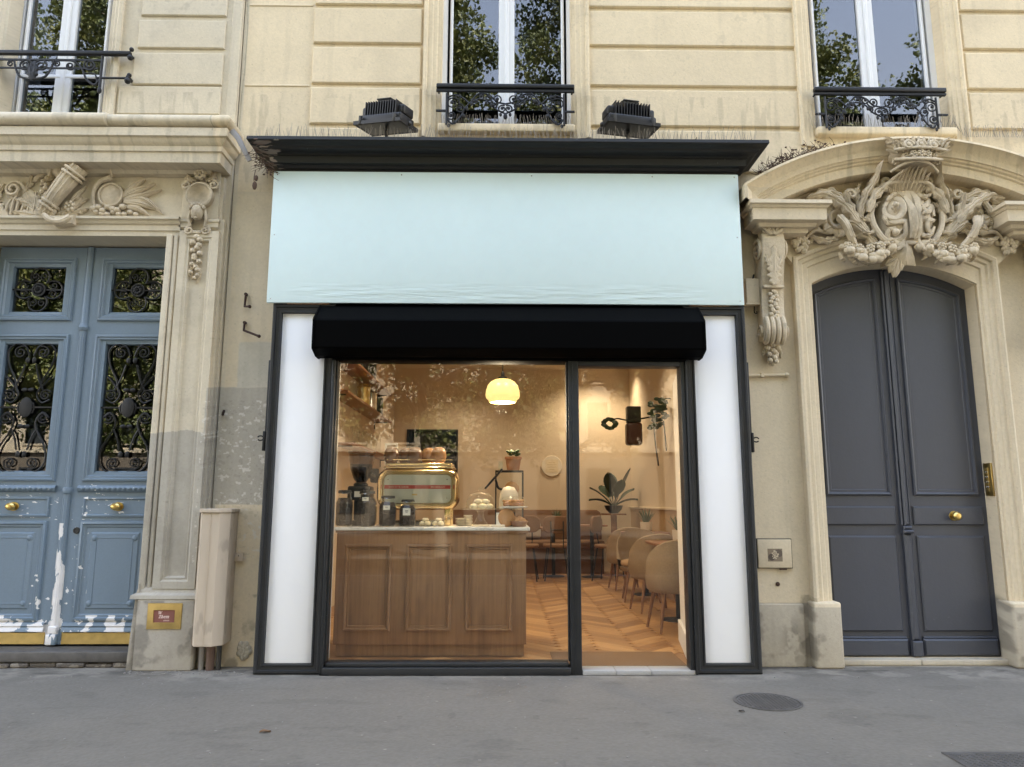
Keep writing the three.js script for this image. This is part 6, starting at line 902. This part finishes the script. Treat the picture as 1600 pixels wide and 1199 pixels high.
function bistroChair(label) {
  const t = thing('bistro_chair', label, 'chair', [0, 0, 0], 'bistro chairs by the banquette');
  const pad = (w, h, y, z, d, r) => prism((() => { const p = []; for (const [cx, cy, a] of [[w / 2 - r, h / 2 - r, 0], [-w / 2 + r, h / 2 - r, PI / 2], [-w / 2 + r, -h / 2 + r, PI], [w / 2 - r, -h / 2 + r, 1.5 * PI]]) for (let i = 0; i <= 6; i++) { const f = a + PI / 2 * i / 6; p.push([cx + r * Math.cos(f), cy + r * Math.sin(f)]); } return p; })(), -d / 2, d / 2, d * 0.35).translate(0, y, z);
  part(t, 'backrest', [pad(0.52, 0.30, 0.97, -0.23, 0.05, 0.13)], M.rust, { crease: 0.9 });
  part(t, 'seat', [pad(0.48, 0.46, 0, 0, 0.06, 0.15).rotateX(PI / 2).translate(0, 0.60, 0)], M.leather, { crease: 0.9 });
  for (const s of [-1, 1]) { part(t, 'back_upright', [limb([[s * 0.11, 0.56, -0.22], [s * 0.11, 0.8, -0.262], [s * 0.11, 1.03, -0.265]], 0.011, 8, 7)], M.blackMetal); part(t, 'leg', [cyl([s * 0.22, 0, 0.20], [s * 0.15, 0.572, 0.15], 0.011, 0.014, 8)], M.blackMetal); part(t, 'leg', [cyl([s * 0.22, 0, -0.24], [s * 0.14, 0.572, -0.16], 0.011, 0.014, 8)], M.blackMetal); }
  part(t, 'crossbar', [cyl([-0.11, 0.88, -0.263], [0.11, 0.88, -0.263], 0.009)], M.blackMetal);
  return t;
}
const b0 = bistroChair('brown bistro chair with black legs left of the window mullion, back turned'); b0.position.set(0.96, FY, -6.75); b0.rotation.y = PI;
copyOf(b0, [0.40, FY, -6.65], PI + 0.1, 'brown bistro chair half hidden by the end of the counter');
copyOf(b0, [1.88, FY, -6.6], PI / 2 + 0.5, 'dark brown bistro chair tucked in front of the large plant');
single('espresso_cup', 'small white espresso cup on the table at the banquette end', 'cup', [lathe([[0, 0.002], [0.03, 0.002], [0.045, 0.06], [0.04, 0.06], [0.028, 0.012], [0, 0.01]], [1.72, yd, -7.2], 18)], M.cream, { crease: 1 });
{ // large plant on a pedestal
  const x = 2.13, z = -7.6; const pd = thing('plant_stand', 'round dark pedestal under the large leafy plant', 'plant stand', [x, FY, z]);
  part(pd, 'top', [lathe([[0, 1.15], [0.24, 1.15], [0.245, 1.135], [0.24, 1.12], [0, 1.12]], [x, FY, z], 26)], M.tableWood); part(pd, 'column', [cyl([x, FY + 0.02, z], [x, FY + 1.12, z], 0.06)], M.tableWood); part(pd, 'base', [lathe([[0, 0.03], [0.2, 0.02], [0.21, 0], [0, 0]], [x, FY, z], 24)], M.tableWood);
  const P = thing('large_potted_plant', 'large dark broad-leaved plant in a dark bowl near the corner', 'plant', [x, FY + 1.152, z]), y = FY + 1.152;
  part(P, 'bowl', [lathe([[0, 0], [0.08, 0.002], [0.15, 0.07], [0.18, 0.15], [0.165, 0.15], [0.14, 0.1], [0, 0.1]], [x, y, z], 24)], M.blackMetal);
  [[0.4, 0.95, 0.68, 0.13], [2.0, 0.92, 0.62, 0.12], [3.3, 0.62, 0.66, 0.15], [6.1, 0.62, 0.62, 0.14], [4.2, 0.7, 0.6, 0.14], [5.2, 0.75, 0.62, 0.14], [2.9, 0.40, 0.62, 0.11], [0.2, 0.42, 0.58, 0.11], [1.2, 0.8, 0.6, 0.12], [4.7, 0.9, 0.66, 0.12]].forEach(([a, up, L, w]) => {
    const g = [], N = 9, c = (t, s) => { const r = L * (t * (1 - up * 0.55)) + 0.02, hh = L * (t * up * 1.35 - 0.45 * t * t * (1 - up * 0.5)), ww = w * Math.sin(PI * Math.max(0, Math.min(1, (t - 0.28) / 0.72))) ** 0.8 + 0.008; return [x + Math.cos(a) * r - Math.sin(a) * ww * s, y + 0.12 + hh + 0.035 * Math.abs(s), z + Math.sin(a) * r + Math.cos(a) * ww * s]; };
    for (let i = 0; i < N; i++) for (const [s0, s1] of [[-1, 0], [0, 1]]) quad(g, c(i / N, s0), c(i / N, s1), c((i + 1) / N, s1), c((i + 1) / N, s0));
    part(P, 'leaf', [tris(g)], M.leafDark, { crease: 1 });
  });
}
// ---------------------------------------------------------------- small things on the walls and the pavement
{
  const K = thing('pipe_cover', 'tall beige metal pipe cover standing between the stone pilaster and the shopfront', 'cabinet', [-2.46, 0, 0.16]);
  const pts = [[-2.585, -0.005], [-2.585, -0.20], [-2.545, -0.265], [-2.40, -0.265], [-2.335, -0.19], [-2.335, -0.005]];
  part(K, 'casing', [prism(pts, 0.21, 1.30, 0.006).rotateX(-PI / 2)], M.boxBeige, { crease: 0.3 });
  part(K, 'lid', [prism(pts.map(([x, z]) => [-2.46 + (x + 2.46) * 1.07, z * 1.06]), 1.302, 1.335, 0.006).rotateX(-PI / 2)], M.boxBeige, { crease: 0.3 });
  part(K, 'seam', [box(-2.478, -2.470, 0.22, 1.29, 0.265, 0.270)], M.boxBeige);
  for (const [x, r, m] of [[-2.53, 0.022, M.zinc], [-2.455, 0.034, std([0.12, 0.075, 0.055], 0.8)], [-2.385, 0.02, M.ironGrey]]) part(K, 'pipe', [cyl([x, 0.0, 0.12], [x, 0.25, 0.12], r)], m);
  part(K, 'clip', [box(-2.335, -2.26, 0.885, 0.955, 0.03, 0.036), cyl([-2.31, 0.93, 0.03], [-2.31, 0.93, 0.06], 0.012)], M.boxBeige);
}
{
  const P = thing('brass_plaque', 'polished brass plaque with a brown lettered centre on the stone plinth', 'plaque', [-2.845, 0.33, 0.165]);
  part(P, 'frame', [frame(-2.99, -2.70, 0.335, 0.548, 0.166, [[0, 0], [0.003, 0.008], [0.055, 0.014], [0.058, 0.006]])], M.brassDull);
  printed(P, 'lettering', -2.935, -2.755, 0.390, 0.493, 0.1735, canvasMat(256, 128, (c, w, h) => { c.fillStyle = '#7a4a40'; c.fillRect(0, 0, w, h); c.fillStyle = '#e2cfc4'; c.font = 'italic bold 44px serif'; c.fillText('W', 50, 44); c.fillText('Zhem', 60, 84); c.font = 'italic 24px serif'; c.fillText('ateam', 120, 114); }));
}
[[[[-2.385, 3.29], [-2.385, 3.17], [-2.30, 3.14]], 'rusty bent iron hook on the wall left of the sign, upper one'], [[[-2.38, 3.02], [-2.38, 2.945], [-2.20, 2.865]], 'rusty bent iron hook on the wall left of the sign, lower one']].forEach(([p, l]) => {
  single('iron_hook', l, 'hook', [limb([[p[0][0], p[0][1], 0.02], [p[1][0], p[1][1], 0.03], [p[2][0], p[2][1], 0.14]], 0.011, 3, 6, 1, true), ball(p[2][0], p[2][1], 0.14, 0.016, 0.016, 0.02, 7), cyl([p[0][0], p[0][1], -0.03], [p[0][0], p[0][1], 0.03], 0.014)], std([0.04, 0.018, 0.012], 0.85), { group: 'iron hooks left of the sign' });
});
single('iron_peg', 'short rusty peg sticking out of the grey-patched wall', 'peg', [limb([[-2.535, 2.17, -0.01], [-2.52, 2.175, 0.03], [-2.50, 2.20, 0.06]], 0.012, 6, 6)], std([0.035, 0.022, 0.018], 0.9));
single('cement_lump', 'rough lump of cement at the wall foot by the pipe cover', 'cement', (() => { const g = []; for (let i = 0; i < 16; i++) g.push(ball(-2.215 + 0.05 * Math.cos(i * 2.4) * Math.sqrt(i / 16), 0.135 + 0.06 * Math.sin(i * 2.4) * Math.sqrt(i / 16), 0.002, 0.03, 0.03, 0.022, 7)); return g; })(), std([0.42, 0.38, 0.30], 0.95));
{
  const B = thing('junction_box', 'cream painted junction box on the wall right of the sign', 'box', [2.33, 3.20, 0]);
  part(B, 'cover', box(2.245, 2.415, 3.215, 3.45, 0.001, 0.085, 0.008), M.stone, { uv: 'xy' }); part(B, 'base_plate', box(2.235, 2.40, 3.198, 3.214, 0.001, 0.095, 0.003), M.stone, { uv: 'xy' });
  part(B, 'hook', [limb([[2.325, 3.19, 0.05], [2.325, 3.13, 0.05], [2.345, 3.125, 0.05], [2.345, 3.145, 0.05]], 0.006, 10, 6), cyl([2.325, 3.45, 0.04], [2.34, 3.50, 0.04], 0.008)], M.iron);
}
single('wall_conduit', 'thin painted conduit running from the shopfront to the stone jamb', 'conduit', [limb([[2.17, 2.545, 0.022], [2.62, 2.553, 0.022]], 0.014, 4, 8), ball(2.60, 2.553, 0.022, 0.022), box(2.36, 2.385, 2.53, 2.57, 0.002, 0.04)], M.stone, { uv: 'xy' });
{
  const B = thing('meter_box', 'cream utility box with a torn sticker low on the wall by the portal', 'box', [2.40, 0.82, 0]);
  part(B, 'door', box(2.25, 2.55, 0.83, 1.075, 0.001, 0.028, 0.006), M.stone, { uv: 'xy' });
  part(B, 'rim', frame(2.243, 2.557, 0.823, 1.082, 0.001, [[0, 0], [0.002, 0.018], [0.007, 0.018], [0.009, 0]]), M.ironGrey);
  printed(B, 'sticker', 2.335, 2.465, 0.885, 0.995, 0.0292, canvasMat(128, 112, (c, w, h) => { c.fillStyle = '#7d6f5c'; c.fillRect(0, 0, w, h); c.fillStyle = '#4d4238'; c.beginPath(); c.arc(34, 74, 30, 0, 6.3); c.fill(); c.fillStyle = '#5f5346'; c.beginPath(); c.arc(96, 40, 34, 0, 6.3); c.fill(); c.fillStyle = '#b9aa90'; for (let i = 0; i < 16; i++) { c.beginPath(); c.arc(64 + 30 * Math.cos(i * 2.4) * Math.sqrt(i / 16), 56 + 36 * Math.sin(i * 2.4) * Math.sqrt(i / 16), 5 + 5 * hash(i, 4), 0, 6.3); c.fill(); } }));
  part(B, 'lock', [box(2.44, 2.50, 0.812, 0.822, 0.005, 0.03), ball(2.42, 0.69, 0.004, 0.02, 0.02, 0.01, 8)], M.twig);
}
{
  const x = PX + PA - 0.001, I = thing('intercom_plate', 'tall brass intercom plate on the right reveal of the grey door', 'intercom', [x, 1.46, -0.05]);
  part(I, 'plate', box(x - 0.016, x, 1.46, 1.755, -0.115, -0.005, 0.004), M.brass);
  part(I, 'keypad', box(x - 0.021, x - 0.0165, 1.50, 1.715, -0.095, -0.045, 0.002), M.brassDull);
  for (let i = 0; i < 4; i++) for (let j = 0; j < 2; j++) part(I, 'button', [ball(x - 0.021, 1.54 + i * 0.045, -0.083 + j * 0.026, 0.004, 0.008, 0.008, 8)], M.steel);
}
{ // round manhole cover
  const cx = 1.885, cz = 1.135, r = 0.235, C = thing('manhole_cover', 'round cast-iron manhole cover in the pavement', 'manhole cover', [cx, 0, cz]);
  part(C, 'rim', [lathe([[r, 0.001], [r, 0.007], [r - 0.018, 0.007], [r - 0.02, 0.001]], [cx, 0, cz], 40)], M.castIron);
  part(C, 'disc', [lathe([[r - 0.026, 0.001], [r - 0.026, 0.006], [0, 0.006]], [cx, 0, cz], 40)], M.castIron);
  const g = []; for (let i = -7; i <= 7; i++) for (let j = -7; j <= 7; j++) { const x = i * 0.026, z = j * 0.026; if (Math.hypot(x, z) > r - 0.045) continue; g.push(box(cx + x - 0.008, cx + x + 0.008, 0.006, 0.0095, cz + z - 0.008, cz + z + 0.008)); }
  part(C, 'stud_pattern', g, M.castIron, { kind: 'stuff' });
}
{ // chequered access plate, cut by the lower right edge of the view
  const C = thing('access_plate', 'grey chequered steel access plate in the pavement at the lower right', 'access plate', [2.9, 0, 2.6]), x0 = 2.485, x1 = 3.4, z0 = 2.205, z1 = 3.0;
  part(C, 'frame', [frame(x0, x1, z0, z1, 0, [[0, 0.001], [0.002, 0.008], [0.025, 0.008], [0.028, 0.001]]).rotateX(PI / 2).scale(1, -1, 1)], M.castIron);
  part(C, 'plate', [box(x0 + 0.03, x1 - 0.03, 0.001, 0.006, z0 + 0.03, z1 - 0.03)], M.castIron);
  const g = []; for (let i = 0; i < 26; i++) for (let j = 0; j < 22; j++) { const x = x0 + 0.05 + i * 0.032, z = z0 + 0.05 + j * 0.032; if (x > x1 - 0.05 || z > z1 - 0.05) continue; g.push(box(-0.011, 0.011, 0, 0.0035, -0.004, 0.004).rotateY((i + j) % 2 ? 0.8 : -0.8).translate(x, 0.006, z)); }
  part(C, 'tread_pattern', g, M.castIron, { kind: 'stuff' });
}
// litter and grit on the pavement
function flatLeaf(x, z, s, a, m, label) { single('fallen_leaf', label, 'leaf', [tris((() => { const g = [], N = 6; for (let i = 0; i < N; i++) { const t0 = i / N, t1 = (i + 1) / N, w = t => 0.3 * s * Math.sin(PI * t), p = (t, k) => [s * (t - 0.5), 0.004 + 0.008 * Math.abs(k) + 0.004 * Math.sin(5 * t), k * w(t)]; quad(g, p(t0, -1), p(t0, 0), p(t1, 0), p(t1, -1)); quad(g, p(t0, 0), p(t0, 1), p(t1, 1), p(t1, 0)); } return g; })()).rotateY(a).translate(x, 0, z)], m, { crease: 0 }); }
flatLeaf(-1.45, 1.81, 0.07, 0.5, M.dry, 'dry leaf lying on the pavement at the lower left');
flatLeaf(1.62, 1.38, 0.05, 2.2, M.castIron, 'small grey leaf on the pavement left of the manhole cover');
{
  const g = []; for (let i = 0; i < 110; i++) { const x = rr(-4, 4.6), z = 0.36 + rnd() * rnd() * 3.0, s = rr(0.003, 0.008); g.push(ball(x, s * 0.4, z, s, s * 0.6, s, 5)); }
  for (let i = 0; i < 60; i++) { const x = rr(-3.1, -2.1), s = rr(0.004, 0.01); g.push(ball(x, s * 0.4, rr(0.18, 0.3), s, s * 0.6, s, 5)); }
  const o = single('grit', 'scattered grit and pale chips on the pavement', 'grit', g, std([0.24, 0.225, 0.20], 0.95), { crease: 0 }); o.userData.kind = 'stuff';
}

// ---------------------------------------------------------------- across the street (mirrored in the windows)
{
  const far = (label, x0, x1, z, h, col) => {
    const B = thing('apartment_building', label, 'building', [(x0 + x1) / 2, 0, z]), m = std(col, 0.85), dark = M.screen, holes = [], wins = [];
    for (let f = 0; f < 5; f++) for (let x = x0 + 1.6; x < x1 - 1.2; x += 2.6) { const y = f === 0 ? 0.9 : 1.2 + f * 3.3; if (y + 2.3 > h) continue; wins.push([x - 0.55, x + 0.55, y, y + 2.2]); holes.push(rectPts(x - 0.55, x + 0.55, y, y + 2.2)); }
    part(B, 'wall', [prism(rectPts(x0, x1, 4.2, h), z, z + 0.5, 0, holes.filter(q => q[0][1] > 4.2))], m, { crease: 0 });
    part(B, 'ground_floor', [prism(rectPts(x0, x1, -0.1, 4.0), z - 0.05, z + 0.5, 0, holes.filter(q => q[0][1] < 4))], std([0.11, 0.088, 0.063], 0.8), { crease: 0 }); part(B, 'string_course', [box(x0, x1, 4.0, 4.2, z - 0.2, z + 0.4)], m);
    part(B, 'rear', [box(x0, x1, -0.1, h, z + 2, z + 8)], m); part(B, 'roof', [loops([[x0, x1, h, z - 0.4, z + 8.4], [x0 + 0.5, x1 - 0.5, h + 0.4, z, z + 8], [x0 + 1.2, x1 - 1.2, h + 3, z + 1.6, z + 6.4]].map(([a, b, y, c, d]) => [[a, y, c], [b, y, c], [b, y, d], [a, y, d]]), { cap: true })], std([0.14, 0.15, 0.17], 0.6));
    wins.forEach(([a, b, c, d]) => { const w = part(B, 'window', [frame(a - 0.1, b + 0.1, c - 0.1, d + 0.1, c < 4 ? 0.05 : 0, [[0, 0], [0, 0.06], [0.1, 0.06], [0.1, -0.2]]).rotateY(PI).translate(a + b, 0, z)], c < 4 ? M.charcoal : m); part(w, 'pane', [box(a, b, c, d, z + 0.2, z + 0.22)], dark); });
  };
  far('sunlit cream building across the street, mirrored in the shop window', -9.5, 8.4, 33, 15.5, [0.40, 0.33, 0.235]);
  far('pale stone building across the street, left of the mirrored one', -30, -9.6, 33.5, 17, [0.38, 0.32, 0.23]);
  far('tall beige building across the street, right of the mirrored one', 8.5, 28, 32.5, 16.5, [0.40, 0.33, 0.235]);
}
// street trees
{
  const bark = std([0.17, 0.145, 0.11], 0.95), leafM = [[0.13, 0.155, 0.035], [0.19, 0.195, 0.045], [0.085, 0.11, 0.025]].map(c => phys(c, 0.6, { side: THREE.DoubleSide, transmission: 0.25, thickness: 0 }));
  const clump = leaf => { const g = []; for (let i = 0; i < 64; i++) { const u = rr(-1, 1), a = rr(0, 2 * PI), r = 0.62 * Math.cbrt(rnd()), q = Math.sqrt(1 - u * u), c = V3(r * q * Math.cos(a), r * u * 0.75, r * q * Math.sin(a)), e = new THREE.Euler(rr(-1.2, 1.2), rr(0, 6.28), rr(-1.2, 1.2)), s = rr(0.05, 0.095), P = [[0, 0, -1], [0.8, 0.15, -0.2], [0.45, 0.1, 0.5], [0, 0, 1.0], [-0.45, 0.1, 0.5], [-0.8, 0.15, -0.2]].map(p => { const v = V3(p[0] * s, p[1] * s, p[2] * s).applyEuler(e).add(c); return [v.x, v.y, v.z]; }); quad(g, P[0], P[1], P[2], P[3]); quad(g, P[0], P[3], P[4], P[5]); } return finish([tris(g)], 'xz', 0); };
  const clumps = [clump(), clump(), clump()];
  const tree = (label, x, z, H, R, n, lean) => {
    const T = thing('plane_tree', label, 'tree', [x, -0.1, z], 'plane trees along the street'), fork = 2.9;
    const br = [limb([[x, -0.1, z], [x + lean * 0.3, fork * 0.5, z], [x + lean, fork, z + 0.1], [x + lean * 1.6, H * 0.55, z], [x + lean * 1.4, H * 0.9, z + 0.2]], t => 0.20 * (1 - 0.85 * t) + 0.02, 18, 9)], tips = [];
    for (let i = 0; i < 26; i++) { const a = i * 2.4 + rr(-0.3, 0.3), t = i / 25, b = [x + lean * (1 + 0.5 * t), fork + (H * 0.86 - fork) * t, z], L = R * rr(0.65, 1.0) * (0.75 + 0.5 * Math.sin(PI * Math.min(1, t + 0.25))) * (1 - 0.45 * t * t), e = [b[0] + Math.cos(a) * L, b[1] + rr(0.2, 1.8), b[2] + Math.sin(a) * L], m = [b[0] + Math.cos(a) * L * 0.45, b[1] + rr(0.5, 1.3), b[2] + Math.sin(a) * L * 0.45]; br.push(limb([b, m, e], [0.09 * (1 - t * 0.6), 0.012], 10, 6)); tips.push([b, m, e]); for (let k = 0; k < 3; k++) { const e2 = [m[0] + rr(-1.5, 1.5), m[1] + rr(-0.9, 1.6), m[2] + rr(-1.5, 1.5)]; br.push(limb([m, [(m[0] + e2[0]) / 2 + 0.1, (m[1] + e2[1]) / 2 + 0.15, (m[2] + e2[2]) / 2], e2], [0.03, 0.007], 6, 5)); tips.push([m, m, e2]); } }
    part(T, 'trunk', br, bark, { crease: 1 });
    const C = sub(T, 'crown'), mtx = new THREE.Matrix4(), per = Math.ceil(n / 3);
    for (let k = 0; k < 3; k++) {
      const im = new THREE.InstancedMesh(clumps[k], leafM[k], per); im.name = 'leaves'; im.userData.kind = 'stuff'; im.castShadow = im.receiveShadow = true;
      for (let i = 0; i < per; i++) { const tp = tips[Math.floor(rnd() * tips.length)], s = rr(0.35, 1.1), A = tp[1], B = tp[2]; const p = [A[0] + (B[0] - A[0]) * s + rr(-0.35, 0.35), A[1] + (B[1] - A[1]) * s + rr(-0.5, 0.35), A[2] + (B[2] - A[2]) * s + rr(-0.35, 0.35)]; mtx.compose(V3(p[0] - x, p[1] + 0.1, p[2] - z), new THREE.Quaternion().setFromEuler(new THREE.Euler(rr(0, 6), rr(0, 6), rr(0, 6))), V3(1, 1, 1).multiplyScalar(rr(0.55, 1.1))); im.setMatrixAt(i, mtx); }
      im.instanceMatrix.needsUpdate = true; C.add(im);
    }
  };
  tree('leaning street tree mirrored left of the pendant lamp', -1.7, 14.5, 20.5, 3.5, 760, -0.5);
  tree('forked street tree mirrored beside the round sign', 1.7, 16.5, 21.5, 3.8, 760, 0.5);
  tree('street tree mirrored in the glass door', 5.0, 14.0, 17, 3.4, 760, 0.3);
  tree('broad street tree opposite the left townhouse', -6.6, 14.0, 19.5, 4.0, 1000, 0.2);
  tree('tall street tree opposite the right of the portal', 9.4, 14.5, 19, 4.0, 1000, -0.3);
  tree('back-row street tree on the shop axis', 0.4, 23.0, 15.5, 3.6, 620, -0.3);
  tree('back-row street tree opposite the townhouse', -10.5, 22.0, 15, 3.8, 620, 0.2);
  tree('back-row street tree far to the left', -16.5, 21.5, 14, 4.0, 620, -0.2);
  tree('low street tree opposite the blue door', -17.5, 15.0, 13, 3.6, 600, 0.2);
  tree('far street tree at the right end of the row', 15.5, 14.5, 19, 4.0, 900, 0.2);
  tree('far street tree at the left end of the row', -12.5, 14.5, 19, 4.0, 900, 0.2);
}
renderer.render(scene, camera);
